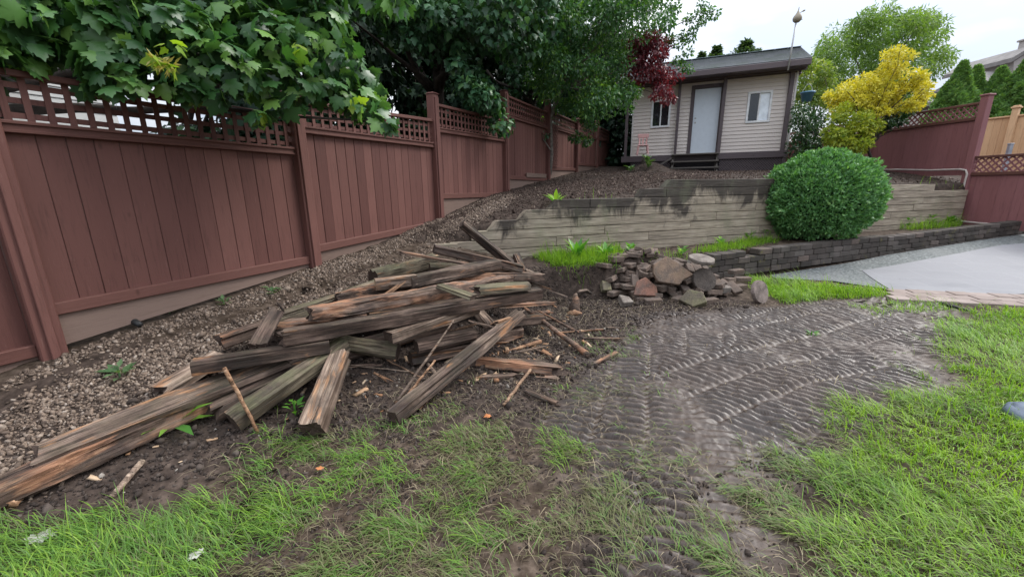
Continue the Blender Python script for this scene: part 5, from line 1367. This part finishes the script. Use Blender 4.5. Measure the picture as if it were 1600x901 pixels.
cypress(1612, 88, 15.0, 1.0, 'tallest hedge cypress cut by the right edge of the photo')
# distant conifer tips above the shed roof
M_fir = m_leaf('distant_fir', (.05, .09, .045), (.08, .13, .06), (.11, .16, .08), .7, .2, .2)
for px, pt, Y, rad, lbl in [(1166, 64, 38, 1.35, 'broad distant conifer tip above the middle of the shed roof'), (1120.5, 73, 40, .85, 'narrow distant conifer tip above the left of the shed roof'), (1097, 84, 42, .6, 'small faint conifer tip left of the other two over the roof')]:
    x, y, zt = PY(px, pt, Y); base = np.array([x, y, 2.0]); r_ = empty('distant_conifer', base); tag(r_, lbl, 'tree', 'conifer tips beyond the shed')
    N = 4000; u = rng.random(N); a = rng.random(N) * 6.283; pr_ = rad * 1.9 * np.minimum(1.0, (1 - u) * 3.4) * (.35 + .65 * rng.random(N)) * (.7 + .3 * np.sin(u * 60))
    pos = np.stack([x + pr_ * np.cos(a), y + pr_ * np.sin(a), 2 + (zt - 2) * (u ** .6)], -1); tip = np.stack([np.cos(a), np.sin(a), .2 + 0 * a], -1) + rng.normal(size=(N, 3)) * .3
    leaf_mesh('crown', offset_sets([leaf_data(SPRAY, pos, tip, np.array([0, 0, 1.]) + rng.normal(size=(N, 3)) * .4, .42 * rng.uniform(.6, 1.2, N))], base), M_fir, r_)
    m = MB(); m.tube([(0, 0, -.3), (0, 0, zt - 2.4)], [.25, .03], 7); m.build('trunk', M_barkd, r_, True)

# ------------------------------------------------------------------ round clipped bush in the bed
M_bush = m_leaf('yew_needle_sprig', (.06, .16, .055), (.13, .285, .10), (.24, .41, .15), .45, .22, .4)
cb = PY(1283, 310, 7.7); rb = np.array([1.0, .74, .80]); base = np.array([cb[0], cb[1], .42]); r_ = empty('round_bush', base); tag(r_, 'dense rounded green bush bulging over the block planter wall', 'bush')
N = 42000; d = _norm(rng.normal(size=(N, 3))); d[:, 2] = np.where(d[:, 2] < -.85, -d[:, 2], d[:, 2])
lump = 1 + .06 * np.array([mnoise.noise(Vector(q * 2.3)) for q in d]) + .085 * np.array([mnoise.noise(Vector(q * 7)) for q in d]) + .05 * np.array([mnoise.noise(Vector(q * 15)) for q in d])
pos = cb + d * rb * (lump * (.84 + .19 * rng.random(N) ** .8))[:, None]; pos[:, 2] = np.maximum(pos[:, 2], .40)
tip = d * .8 + rng.normal(size=(N, 3)) * .45; tip[:, 2] += .35
leaf_mesh('foliage', offset_sets([leaf_data(SPRAY, pos, tip, d + rng.normal(size=(N, 3)) * .7, .062 * rng.uniform(.6, 1.3, N), np.clip(rng.normal(.42, .25, N), 0, 1))], base), M_bush, r_)
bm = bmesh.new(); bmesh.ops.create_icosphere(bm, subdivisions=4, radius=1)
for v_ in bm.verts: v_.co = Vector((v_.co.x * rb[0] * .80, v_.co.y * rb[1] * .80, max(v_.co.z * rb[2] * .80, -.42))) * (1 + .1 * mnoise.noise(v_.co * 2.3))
me = bpy.data.meshes.new('dark_core'); bm.to_mesh(me); bm.free(); o = link('dark_core', me, m_plain('bush_dark_core', (.016, .034, .018), .95, .1, var=.5, sc_=16, bump=.9), r_, True); o.location = tuple(cb - base)  # dark solid ellipsoid added to block the view through the foliage
m = MB()
for i in range(6): m.tube([(random.uniform(-.3, .3), random.uniform(-.2, .2), -.1), (random.uniform(-.5, .5), random.uniform(-.3, .3), .7)], [.03, .02], 6)
m.build('stems', M_barkd, r_, True)

# ------------------------------------------------------------------ neighbours' houses
M_wsid = m_plain('white_siding', (.50, .50, .49), .55, .3, var=.08)
q0 = fence_post_xy(-1.6) - FN * 2.6; r_ = empty('white_house', (*q0, 0)); tag(r_, "neighbour's white clapboard house glimpsed through the maple leaves behind the fence", 'house')
ML = Matrix((Vector((*FD, 0)), Vector((*(-FN), 0)), Vector((0, 0, 1)))).transposed().to_4x4()
m = MB(); HL = 5.9
for i in range(38):
    z = .3 + i * .115; m.prism([(0, -.014, z), (HL, -.014, z), (HL, .03, z), (0, .03, z)], [(0, -.002, z + .118), (HL, -.002, z + .118), (HL, .03, z + .118), (0, .03, z + .118)])
m.box((HL / 2, 3, 2.3), (HL, 5.9, 4.4)); o = m.build('wall', M_wsid, r_); o.matrix_local = ML
m = MB(); m.quadslab((-.5, -.7, 4.55), (HL + .5, -.7, 4.55), (HL + .5, 3.2, 6.3), (-.5, 3.2, 6.3), (0, 0, .12)); m.quadslab((-.5, 3.21, 6.3), (HL + .5, 3.21, 6.3), (HL + .5, 7, 4.55), (-.5, 7, 4.55), (0, 0, .12)); o = m.build('roof', M_shingle, r_); o.matrix_local = ML
m = MB(); m.bbox((3.4, -.03, 2.55), (1.2, .06, 1.3), .01); o = m.build('window', M_white, r_); o.matrix_local = ML
m = MB(); m.box((3.4, -.066, 2.55), (1.06, .01, 1.16)); g_ = m.build('pane', M_glass, o)
# house beyond the cypresses
hq = PY(1530, 200, 30); r_ = empty('roof_house', (hq[0], hq[1], 2)); tag(r_, 'grey roofed house with chimney showing above the cypresses at the right edge', 'house')
def rp_(px, py, Y=30): return Vector(tuple(PY(px, py, Y))) - r_.location
M_hroof = m_plain('house_shingles', (.21, .195, .185), .85, .2, var=.2, sc_=3); M_hwall = m_plain('house_wall', (.36, .33, .31), .8, .2)
m = MB(); a, b, c, d = rp_(1448, 160), rp_(1660, 158), rp_(1620, 111, 34), rp_(1520, 112.5, 34)
m.quadslab(a, b, c, d, (0, 0, -.25)); m.quadslab(d + Vector((0, .02, 0)), c + Vector((0, .02, 0)), c + Vector((6, 5, -2.3)), d + Vector((-2, 5, -2.3)), (0, 0, -.25)); m.build('roof', M_hroof, r_)
m = MB(); e = rp_(1470, 168, 31); f_ = rp_(1655, 170, 31); m.quadslab(e, f_, f_ + Vector((0, 6, 0)), e + Vector((0, 6, 0)), (0, 0, -4)); m.build('wall', M_hwall, r_)
m = MB(); m.prism([rp_(1582, 150, 33), rp_(1680, 150, 33), rp_(1680, 84, 33), rp_(1612, 79, 33), rp_(1584, 96, 33)], [p + Vector((0, 4, 0)) for p in (rp_(1582, 150, 33), rp_(1680, 150, 33), rp_(1680, 84, 33), rp_(1612, 79, 33), rp_(1584, 96, 33))]); m.build('gable', M_hwall, r_)
m = MB(); p = rp_(1581, 97, 32.8); q = rp_(1612, 78, 32.8); s_ = rp_(1690, 80, 32.8); m.quadslab(p, q, q + Vector((0, 5, 0)), p + Vector((0, 5, 0)), (0, 0, .3)); m.quadslab(q, s_, s_ + Vector((0, 5, 0)), q + Vector((0, 5, 0)), (0, 0, .3)); m.build('gable_roof', M_hroof, r_)
m = MB(); p = rp_(1600, 88, 34); m.bbox(p + Vector((.3, 0, .2)), (.9, .9, 1.8), .03); m.bbox(p + Vector((.3, 0, 1.15)), (1.1, 1.1, .14), .03); m.build('chimney', M_hwall, r_)
# ------------------------------------------------------------------ ground cover (uncountable: one object each)
def WG(pts): return [tuple(G(px, py)[:2]) for px, py in pts]
def scatter(poly, dens, pad=0.0):
    P = np.array(poly); lo, hi = P.min(0) - pad, P.max(0) + pad; n = int(dens * np.prod(hi - lo))
    q = lo + (hi - lo) * rng.random((n, 2)); d = in_poly(q[:, 0], q[:, 1], poly); return q, d
def solids(name, tmplV, tmplF, xyz, scale3, mat, lbl, jit=.25, val=None, smooth=True, flat=False):
    """many small stones/clods/chips merged in one object"""
    N = len(xyz); V = np.asarray(tmplV, float); n = len(V)
    P = V[None] * (1 + jit * rng.normal(size=(N, n, 1))) * scale3[:, None, :]
    a = rng.random(N) * 6.283; tl = rng.normal(size=N) * (.25 if flat else 1.2); ca, sa, ct, st = np.cos(a), np.sin(a), np.cos(tl), np.sin(tl)
    x = P[..., 0] * ct[:, None] + P[..., 2] * st[:, None]; z = -P[..., 0] * st[:, None] + P[..., 2] * ct[:, None]; y = P[..., 1]
    P = np.stack([x * ca[:, None] - y * sa[:, None], x * sa[:, None] + y * ca[:, None], z], -1) + xyz[:, None]
    F_ = np.array([list(f) for f in tmplF]); flat_ = (F_[None] + (np.arange(N) * n)[:, None, None]).ravel()
    me = raw_mesh(name, P.reshape(-1, 3), flat_, np.full(N * len(F_), F_.shape[1]), {'v': np.repeat(rng.random(N) if val is None else val, n)})
    o = link(name, me, mat, None, smooth); tag(o, lbl, name.replace('_', ' '), kind='stuff'); return o
def ico(sub):
    bm = bmesh.new(); bmesh.ops.create_icosphere(bm, subdivisions=sub, radius=1); V = [tuple(v_.co) for v_ in bm.verts]; Fs = [tuple(v_.index for v_ in f.verts) for f in bm.faces]; bm.free(); return V, Fs
I1, I2 = ico(1), ico(2)
BOXV = [(x, y, z) for x in (-1, 1) for y in (-1, 1) for z in (-1, 1)]; BOXF = [(0, 1, 3, 2), (4, 6, 7, 5), (0, 4, 5, 1), (2, 3, 7, 6), (0, 2, 6, 4), (1, 5, 7, 3)]

# gravel strip along the fence
GRAV = WG([(-40, 800), (-40, 690), (30, 590), (110, 545), (250, 478), (400, 428), (490, 408), (560, 385), (640, 358), (690, 340), (760, 312), (800, 302), (790, 318), (745, 345), (700, 372), (650, 395), (590, 430), (520, 470), (430, 510), (350, 560), (290, 610), (200, 650), (110, 700), (40, 745)])
q, d = scatter(GRAV, 8500, .3)
lineD = (q - np.array([-2.278, 4.6])) @ FN
trench = np.exp(-((lineD - .40 - .07 * np.sin(q[:, 1] * 1.7)) / .13) ** 2) * .95 + sstep(.22, .0, lineD) * .75
nn_ = fbm(q[:, 0] * 1.8, q[:, 1] * 1.8, 3)
keep = rng.random(len(q)) < np.clip(sstep(-.18, .10, d + .16 * nn_) - trench - .35 * sstep(.15, .5, fbm(q[:, 0] * 2.5 + 9, q[:, 1] * 2.5, 3)), 0, 1)
keep &= (lineD > .05) & (q[:, 1] < 9.5)
q = q[keep]; far = np.hypot(q[:, 0], q[:, 1]); 
z = hfull(q[:, 0], q[:, 1]); sc_ = .0076 * np.exp(rng.normal(0, .35, len(q)))
sz = np.stack([sc_ * rng.uniform(1, 1.6, len(q)), sc_ * rng.uniform(.8, 1.1, len(q)), sc_ * rng.uniform(.5, .85, len(q))], -1)
M_grav = NT('pea_gravel'); _c = M_grav.ramp(M_grav.attr('v'), [(0, (.060, .041, .030)), (.35, (.135, .096, .070)), (.7, (.225, .165, .122)), (.93, (.29, .228, .178)), (1, (.36, .30, .25))])
M_grav = M_grav.pbr(M_grav.mix(M_grav.ramp(M_grav.noise(M_grav.coord(), 40, 3), [(.35, .5), (.6, 0.0)]), _c, (.06, .045, .036)), .7, None, .3)
solids('gravel', *I1, np.stack([q[:, 0], q[:, 1], z + sc_ * .35], -1), sz, M_grav, 'brown pea gravel spread along the foot of the maroon fence', .16, smooth=True)

# soil clods and crumbs
M_clod = NT('soil_clods'); M_clod = M_clod.pbr(M_clod.mix(M_clod.ramp(M_clod.noise(M_clod.coord(), 30, 4), [(.3, 0.0), (.7, .6)]), M_clod.ramp(M_clod.attr('v'), [(0, (.026, .019, .016)), (.6, (.055, .041, .034)), (.93, (.09, .07, .058)), (1, (.16, .13, .11))]), (.03, .022, .018)), .9, None, .25)
SOIL2 = WG([(-60, 800), (-60, 740), (110, 705), (300, 600), (420, 500), (600, 440), (720, 400), (850, 418), (960, 425), (1190, 478), (1010, 500), (960, 545), (900, 610), (860, 650), (720, 640), (640, 668), (480, 690), (420, 710), (330, 750), (200, 790), (60, 815)])
q, d = scatter(SOIL2, 3800, .2); nn_ = fbm(q[:, 0] * 2, q[:, 1] * 2, 3)
q = q[rng.random(len(q)) < .8 * sstep(-.15, .15, d + .2 * nn_)]
s_ = .0060 * np.exp(rng.normal(0, .5, len(q))); sz = np.stack([s_ * 1.2, s_, s_ * .75], -1); sz = np.minimum(sz, .04)
solids('soil_clods', *I1, np.stack([q[:, 0], q[:, 1], hfull(q[:, 0], q[:, 1]) + s_ * .2], -1), sz, M_clod, 'dark crumbled soil around the timber heap', .3, smooth=False)
FORE = W([(-150, 830), (300, 780), (450, 700), (620, 665), (800, 650), (930, 700), (1050, 745), (1220, 705), (1320, 690), (1400, 1000), (-200, 1000)])
q2, d2 = scatter(FORE, 2600, .1); q2 = q2[(d2 > 0) & (rng.random(len(q2)) < .15 + .85 * sstep(-.1, .25, fbm(q2[:, 0] * 2.3 + 7, q2[:, 1] * 2.3, 3)))]
s2_ = .0048 * np.exp(rng.normal(0, .45, len(q2)))
q3, d3 = scatter(MUD, 500, .05); q3 = q3[(d3 > -.1) & (rng.random(len(q3)) < .9 * sstep(.0, .3, fbm(q3[:, 0] * 2, q3[:, 1] * 2, 2)))]
pass
solids('mud_crumbs', *I1, np.stack([q2[:, 0], q2[:, 1], hfull(q2[:, 0], q2[:, 1]) + s2_ * .2], -1), np.stack([s2_ * 1.3, s2_, s2_ * .75], -1), M_clod, 'small crumbs of mud trodden between the flattened grass', .3, smooth=False)
# bark mulch and litter on the terrace
tt = rng.uniform(-2.6, 12, 60000); ss_ = rng.uniform(.16, 8.5, 60000); tt = np.concatenate([tt, rng.uniform(-2.4, 5, 26000)]); ss_ = np.concatenate([ss_, rng.uniform(.16, 2.6, 26000)])
qx = W0[0] + WD[0] * tt + WN[0] * ss_; qy = W0[1] + WD[1] * tt + WN[1] * ss_
ld = (np.stack([qx, qy], -1) - np.array([-2.278, 4.6])) @ FN; sd_ = (np.stack([qx, qy], -1) - SH_O[:2]) @ SN_
k_ = (ld > .08) & (sd_ < .1) & (rng.random(len(qx)) < .6 + .4 * fbm(qx, qy, 2)); qx, qy = qx[k_], qy[k_]
s_ = .0068 * np.exp(rng.normal(0, .45, len(qx))); sz = np.stack([s_ * rng.uniform(1, 2.2, len(qx)), s_ * .55, s_ * .3], -1)
M_mul = NT('bark_mulch'); M_mul = M_mul.pbr(M_mul.ramp(M_mul.attr('v'), [(0, (.028, .018, .014)), (.6, (.070, .046, .037)), (.92, (.105, .072, .056)), (.98, (.15, .115, .088)), (1, (.24, .20, .15))]), .85, None, .25)
solids('bark_mulch', BOXV, BOXF, np.stack([qx, qy, hfull(qx, qy) + .006], -1), sz, M_mul, 'dark bark mulch and litter covering the upper terrace', .2, smooth=False, flat=False)
# pale pebbles on the soil, stones
q, d = scatter(SOIL2, 22, .1); q = q[d > 0]; s_ = .0075 * np.exp(rng.normal(0, .4, len(q)))
M_peb = m_plain('pale_pebbles', (.25, .22, .19), .7, var=.4, sc_=20)
solids('pebbles', *I2, np.stack([q[:, 0], q[:, 1], hfull(q[:, 0], q[:, 1]) + s_ * .2], -1), np.stack([s_ * 1.3, s_, s_ * .7], -1), M_peb, 'scattered pale pebbles on the dark soil', .08)
# wood chips near the heap
WCH = WG([(100, 760), (330, 640), (480, 600), (600, 560), (760, 520), (860, 470), (930, 520), (900, 590), (760, 600), (640, 640), (500, 650), (300, 720)])
q, d = scatter(WCH, 60, .1); q = q[(d > 0) & (rng.random(len(q)) < .8)]; s_ = .010 * np.exp(rng.normal(0, .5, len(q)))
M_chip = NT('wood_chips'); M_chip = M_chip.pbr(M_chip.ramp(M_chip.attr('v'), [(0, (.20, .10, .05)), (.5, (.33, .19, .105)), (1, (.5, .38, .26))]), .85)
solids('wood_chips', BOXV, BOXF, np.stack([q[:, 0], q[:, 1], hfull(q[:, 0], q[:, 1]) + .006], -1), np.stack([s_ * 2.2, s_ * .7, s_ * .35], -1), M_chip, 'orange splinters and chips of wood strewn around the heap', .2, smooth=False, flat=True)

# ------------------------------------------------------------------ grass
def blades(q, L_, wd, lean, dirx, val, bend=.6):
    """curved tapering blades: 3 joints each"""
    N = len(q); z0 = hfull(q[:, 0], q[:, 1]) - .004
    a = dirx + rng.normal(size=N) * .75; dx, dy = np.cos(a), np.sin(a); th = np.clip(lean + rng.normal(size=N) * .28, .05, 1.52)
    P = [np.stack([q[:, 0], q[:, 1], z0], -1)]; ang = math.pi / 2 - th * .55
    for j in range(3):
        st = L_ / 3; P.append(P[-1] + np.stack([dx * np.cos(ang) * st, dy * np.cos(ang) * st, np.sin(ang) * st], -1)); ang = np.maximum(ang - th * bend, -.35)
    for j in range(1, 4): P[j][:, 2] = np.maximum(P[j][:, 2], z0 + .006 + .004 * rng.random(N))
    sx, sy = -dy, dx; V = []
    for j, wf in enumerate((.8, 1.0, .7)):
        o = np.stack([sx, sy, 0 * sx], -1) * (wd * wf / 2)[:, None]; V += [P[j] - o, P[j] + o]
    V.append(P[3]); V = np.stack(V, 1)
    tf = np.array([0, 1, 3, 2, 2, 3, 5, 4]); tri = np.array([4, 5, 6])
    base = (np.arange(N) * 7)[:, None]; flat = np.concatenate([tf[None] + base, tri[None] + base], 1).ravel()
    return V.reshape(-1, 3), flat, np.tile([4, 4, 3], N), np.repeat(val, 7)
# patches: outline in the yard, blades per m2, blade length, lean, freshness (0 dry/muddy .. 1 lush)
PATCH = [
    ('lush', W([(1335, 640), (1370, 655), (1440, 628), (1500, 600), (1478, 545), (1500, 505), (1560, 486), (1780, 486), (1900, 1000), (1380, 1000), (1310, 880), (1290, 790), (1320, 710)]), 6200, .085, .9, .84, .18),
    ('lush', W([(-150, 850), (60, 815), (160, 790), (300, 782), (430, 778), (460, 800), (440, 845), (330, 870), (320, 1000), (-300, 1000)]), 7500, .095, 1.0, .66, .12),
    ('tuft', W([(425, 690), (520, 672), (620, 690), (690, 715), (700, 760), (640, 790), (540, 785), (440, 750)]), 5200, .085, 1.15, .62, .16),
    ('tuft', W([(600, 668), (720, 640), (800, 655), (830, 690), (760, 712), (680, 700)]), 3000, .065, 1.1, .58, .15),
    ('tuft', W([(690, 725), (780, 740), (790, 800), (740, 850), (680, 800)]), 3800, .075, 1.0, .6, .15),
    ('flat', W([(430, 790), (560, 790), (700, 790), (790, 830), (820, 1000), (420, 1000)]), 6500, .085, 1.3, .42, .2),
    ('tuft', W([(855, 668), (920, 664), (935, 700), (900, 722), (855, 712)]), 4500, .07, .9, .72, .1),
    ('flat', W([(790, 720), (960, 740), (1100, 740), (1220, 710), (1300, 700), (1310, 800), (1350, 1000), (800, 1000)]), 4200, .075, 1.35, .36, .3),
    ('flat', W([(1180, 720), (1320, 690), (1330, 800), (1400, 1000), (1150, 1000), (1160, 830)]), 6000, .085, 1.25, .50, .2),
    ('lush', W([(1185, 455), (1165, 425), (1200, 409), (1250, 412), (1300, 425), (1400, 455), (1370, 466), (1290, 464), (1240, 474)]), 6000, .125, .75, .80, .10),
    ('lush', W([(1340, 478), (1400, 476), (1465, 466), (1490, 472), (1480, 484), (1420, 490), (1370, 492)]), 4200, .06, .8, .8, .12),
    ('flat', W([(925, 522), (985, 512), (1005, 540), (960, 570), (900, 565)]), 1800, .055, 1.1, .45, .2),
    ('flat', W([(880, 600), (1000, 590), (1040, 640), (1000, 720), (880, 690)]), 1100, .06, 1.3, .40, .25),
    ('flat', W([(1330, 625), (1440, 600), (1475, 560), (1500, 590), (1450, 640), (1360, 660)]), 1800, .065, 1.1, .6, .2),
    ('flat', W([(640, 600), (740, 590), (760, 640), (690, 650)]), 700, .05, 1.2, .30, .2),
    ('flat', W([(440, 640), (480, 640), (600, 660), (560, 690), (430, 700)]), 1500, .07, 1.25, .48, .2),
]
Vs, Fl, Lt, A = [], [], [], []; off = 0
def add_bl(t):
    global off
    Vs.append(t[0]); Fl.append(t[1] + off); Lt.append(t[2]); A.append(t[3]); off += len(t[0])
PATCH += [
    ('thatch', W([(-200, 860), (300, 780), (430, 720), (480, 670), (620, 665), (760, 640), (900, 690), (1000, 740), (1130, 740), (1230, 700), (1320, 680), (1420, 640), (1500, 600), (1700, 600), (1900, 1000), (-300, 1000)]), 6500, .07, 1.5, .22, .25),
    ('thatch', W([(870, 610), (960, 560), (1010, 640), (1100, 720), (1000, 745), (900, 700)]), 1500, .05, 1.5, .16, .25)]
for kind, poly, dens, L_, lean, fresh, edge in PATCH:
    q, d = scatter(poly, dens, edge)
    dist = np.hypot(q[:, 0], q[:, 1]); 
    ok = (dist < 7.5) & (q[:, 1] > .75)
    n1_ = fbm(q[:, 0] * 3.1, q[:, 1] * 3.1, 3); n2_ = fbm(q[:, 0] * 7 + 4, q[:, 1] * 7, 2)
    p = sstep(-edge, edge * .8, d + edge * 1.6 * n1_)
    p *= {'lush': sstep(-.75, -.2, n2_ + .3 * n1_), 'tuft': .04 + .96 * sstep(-.15, .2, n2_ + .6 * n1_), 'thatch': .06 + .94 * sstep(.0, .22, fbm(q[:, 0] * 1.9 - 4, q[:, 1] * 1.9 + 2, 3) + .5 * n1_ + .3 * n2_), 'flat': .03 + .97 * sstep(-.05, .3, n2_ + .7 * n1_)}[kind]
    p *= np.clip(1.25 - dist / 9, .25, 1); ok &= rng.random(len(q)) < p
    q = q[ok]; N = len(q); n1_ = n1_[ok]; dist = dist[ok]
    ll = L_ * np.exp(rng.normal(0, .30, N)) * (.75 + .5 * sstep(-.3, .4, n1_)); wd = rng.uniform(.0018, .0036, N) * (1 + dist / 6)
    dr = math.pi * .9 + 2.2 * fbm(q[:, 0] * .8 + 3, q[:, 1] * .8, 2)
    val = np.clip(fresh + .22 * fbm(q[:, 0] * 2.3, q[:, 1] * 2.3, 2) + rng.normal(0, .13, N), 0, 1)
    add_bl(blades(q, ll, wd, lean, dr, val))
# far lush tufts on the ledge and in the bed
for poly, dens, L_ in [(WG([(838, 402), (900, 392), (965, 390), (968, 410), (930, 417), (868, 420)]), 2600, .17), (WG([(1400, 352), (1440, 342), (1500, 346), (1495, 356), (1420, 360)]), 900, .22), (WG([(1075, 400), (1120, 385), (1200, 372), (1215, 378), (1150, 392), (1000, 400)]), 1500, .13)]:
    q, d = scatter(poly, dens, .1); q = q[rng.random(len(q)) < sstep(-.1, .1, d + .1 * fbm(q[:, 0] * 4, q[:, 1] * 4, 2))]; N = len(q)
    add_bl(blades(q, L_ * np.exp(rng.normal(0, .35, N)), rng.uniform(.004, .008, N), .7, math.pi * 1.4, np.clip(.74 + rng.normal(0, .12, N), 0, 1)))
kg = NT('grass_blades'); vv = kg.attr('v')
gc = kg.ramp(vv, [(0, (.13, .105, .066)), (.22, (.17, .16, .08)), (.42, (.125, .175, .055)), (.62, (.100, .220, .040)), (.80, (.185, .320, .036)), (1, (.26, .39, .06))])
M_grass = kg.pbr(gc, .5, None, .3, 0, .35, kg.mix(1.0, gc, (1.4, 1.5, .5), 'MULTIPLY'))
me = raw_mesh('grass', np.concatenate(Vs), np.concatenate(Fl), np.concatenate(Lt), {'v': np.concatenate(A)})
o = link('grass', me, M_grass); tag(o, 'long trampled lawn grass growing in patches around the mud', 'grass', kind='stuff')
print('blades', len(me.vertices) // 7)
# dry roots and stems matted over the soil
q, d = scatter(WG([(300, 720), (480, 640), (600, 590), (760, 560), (850, 500), (830, 440), (960, 430), (1180, 478), (990, 500), (960, 600), (1010, 720), (1230, 720), (1310, 901), (700, 901), (440, 860), (330, 800)]), 900, .1)
q = q[(d > 0) & (rng.random(len(q)) < .75)]; N = len(q)
t = blades(q, .075 * np.exp(rng.normal(0, .5, N)), rng.uniform(.0014, .003, N) * (1 + np.hypot(q[:, 0], q[:, 1]) / 7), 1.5, rng.random(N) * 6.28, rng.random(N))
M_straw = NT('dry_stems'); M_straw = M_straw.pbr(M_straw.ramp(M_straw.attr('v'), [(0, (.05, .035, .025)), (.6, (.14, .105, .07)), (1, (.30, .25, .16))]), .8)
o = link('dry_stems', raw_mesh('dry_stems', t[0], t[1], t[2], {'v': t[3]}), M_straw); tag(o, 'dry grass stems and fine roots matted on the churned soil', 'dry stems', kind='stuff')

q, d = scatter(MUD, 420, .1); q = q[rng.random(len(q)) < sstep(-.1, .35, fbm(q[:, 0] * 1.6 + 2, q[:, 1] * 1.6, 3) + .12) * .8]; N = len(q)
t = blades(q, .05 * np.exp(rng.normal(0, .45, N)), rng.uniform(.0018, .0034, N) * (1 + np.hypot(q[:, 0], q[:, 1]) / 6), 1.5, rng.random(N) * 6.28, rng.random(N))
o = link('mud_litter', raw_mesh('mud_litter', t[0], t[1], t[2], {'v': t[3]}), M_straw); tag(o, 'bits of dead grass pressed into the track prints', 'litter', kind='stuff')
# ------------------------------------------------------------------ single weeds and leaves
BLADE_LEAF = ([(0, 0, 0), (.11, .25, .03), (0, .27, -.01), (-.11, .25, .03), (.13, .6, .0), (0, .62, -.05), (-.13, .6, .0), (0, 1, -.22)], [(0, 1, 2), (0, 2, 3), (1, 4, 5, 2), (2, 5, 6, 3), (4, 7, 5), (5, 7, 6)])
M_weed = m_leaf('weed_leaf', (.05, .16, .03), (.10, .26, .04), (.22, .36, .05), .4, .35, .4)
M_weed2 = m_leaf('greyish_weed_leaf', (.06, .12, .05), (.11, .18, .08), None, .5, .3, .3)
def weed(q, n, size, elev, lbl, mat, tm=BLADE_LEAF, name='weed', stem=.03, spread=.02, group=None):
    a = np.arange(n) * 2.4 + rng.random(n) * .5; e = elev + rng.normal(0, .2, n)
    pos = np.stack([np.cos(a) * spread, np.sin(a) * spread, stem * rng.random(n)], -1); tip = np.stack([np.cos(a) * np.cos(e), np.sin(a) * np.cos(e), np.sin(e)], -1)
    r_ = empty(name, q); tag(r_, lbl, 'weed', group)
    leaf_mesh('leaves', [leaf_data(tm, pos, tip, np.tile([0, 0, 1.], (n, 1)), size * rng.uniform(.65, 1.1, n))], mat, r_, True)
    m = MB(); m.tube([(0, 0, -.02), (0, 0, stem + .01)], .006, 6); m.build('stem', mat, r_); return r_
weed(G(272, 668), 9, .20, .45, 'fresh broad leaved plant with long strap leaves on the soil at lower left', M_weed, stem=.03)
weed(G(462, 648), 9, .075, .5, 'small leafy seedling beside the short pale timber', M_weed, OVATE, stem=.09)
for px, py, s_, lbl in [(400, 434, .13, 'grey green weed against the first kickboard'), (563, 378, .17, 'leafy weed at the foot of the second fence panel'), (527, 392, .12, 'low weed just right of the second fence post'), (188, 590, .10, 'small yellow green weed in the gravel below the corner post'), (427, 458, .08, 'tiny lime weed in the middle of the gravel strip'), (350, 476, .07, 'tiny pale weed in the gravel near the first panel'), (758, 304, .22, 'low weed by the fourth fence post'), (265, 488, .09, 'small weed under the kickboard by the drain end')]:
    weed(G(px, py), 12, s_, .5, lbl, M_weed2, OVATE, stem=s_ * .7, group=None)
weed(G(868, 322), 10, .24, .8, 'pale green weed growing at the edge of the timber wall steps', M_weed, stem=.08)
weed(G(902, 408), 12, .34, 1.15, 'tall bright strap leaved plant on the ledge below the timber wall', M_weed, stem=.05)
weed(G(945, 405), 16, .24, .9, 'bushy green weed on the ledge behind the dug bank', M_weed, stem=.1)
for px, py, s_, lbl in [(985, 398, .14, 'yellowish creeping weed behind the rubble heap'), (1125, 384, .13, 'leafy weed in the bed between rubble and timber wall'), (1168, 376, .15, 'green weed in the bed just left of the round bush'), (1065, 398, .12, 'small weed behind the top of the rubble'), (1195, 372, .16, 'fern like weed under the left side of the round bush'), (1450, 350, .2, 'bright weed clump in the bed right of the bush'), (1480, 352, .2, 'weed clump at the right end of the bed'), (1415, 354, .16, 'low weed in the bed near the bush')]:
    weed(G(px, py), 18, s_, .6, lbl, M_weed, OVATE, stem=s_ * .9)
weed(G(1012, 262), 16, .26, .8, 'pale sprouting weed on the soil mound before the shed', M_weed2, OVATE, stem=.25)
weed(G(985, 268), 12, .2, .7, 'low weed left of the soil mound before the shed', M_weed2, OVATE, stem=.12)
# stump on the mound
q = PY(1008, 252, 12.7); m = MB(); m.tube([(0, 0, -.15), (.01, 0, .08), (0, .02, .2)], [.12, .10, .085], 9); o = m.build('tree_stump', M_barkg, None, True); o.location = tuple(q); rough_mesh(o.data, .02, 14); tag(o, 'short cut stump on the soil mound before the shed', 'stump')
# fallen leaves
M_fl = m_plain('fallen_leaf', (.33, .34, .28), .6, var=.2); M_fo = m_plain('orange_leaf', (.42, .16, .06), .6, var=.2)
def fallen(px, py, s_, mat, lbl, yaw=0.5):
    q = G(px, py, .035); r_ = link('fallen_leaf', bpy.data.meshes.new('fallen_leaf')); V, Fs = MAPLE
    me = r_.data; me.from_pydata([(x * s_, y * s_, (z + .18 * x * x) * s_) for x, y, z in V] + [(x * s_, y * s_, (z + .18 * x * x) * s_ - .001) for x, y, z in V], [], Fs + [tuple(len(V) + i for i in reversed(f)) for f in Fs]); me.materials.append(mat); me.update()
    r_.location = tuple(q); r_.rotation_euler = (.15, .1, yaw); tag(r_, lbl, 'leaf')
fallen(55, 846, .085, M_fl, 'pale upturned fallen leaf in the lush grass at lower left', .3)
fallen(312, 866, .055, M_fl, 'small pale fallen leaf at the edge of the lower left grass', 1.4)
fallen(766, 648, .05, M_fo, 'orange fallen leaf on the grass below the diagonal timber', 2.0)
fallen(499, 733, .035, M_fo, 'small orange brown leaf in the flattened grass patch', .2)
weed(G(1268, 522), 8, .06, .4, 'lone yellow green sprout in the middle of the track prints', M_weed, OVATE, stem=.02)
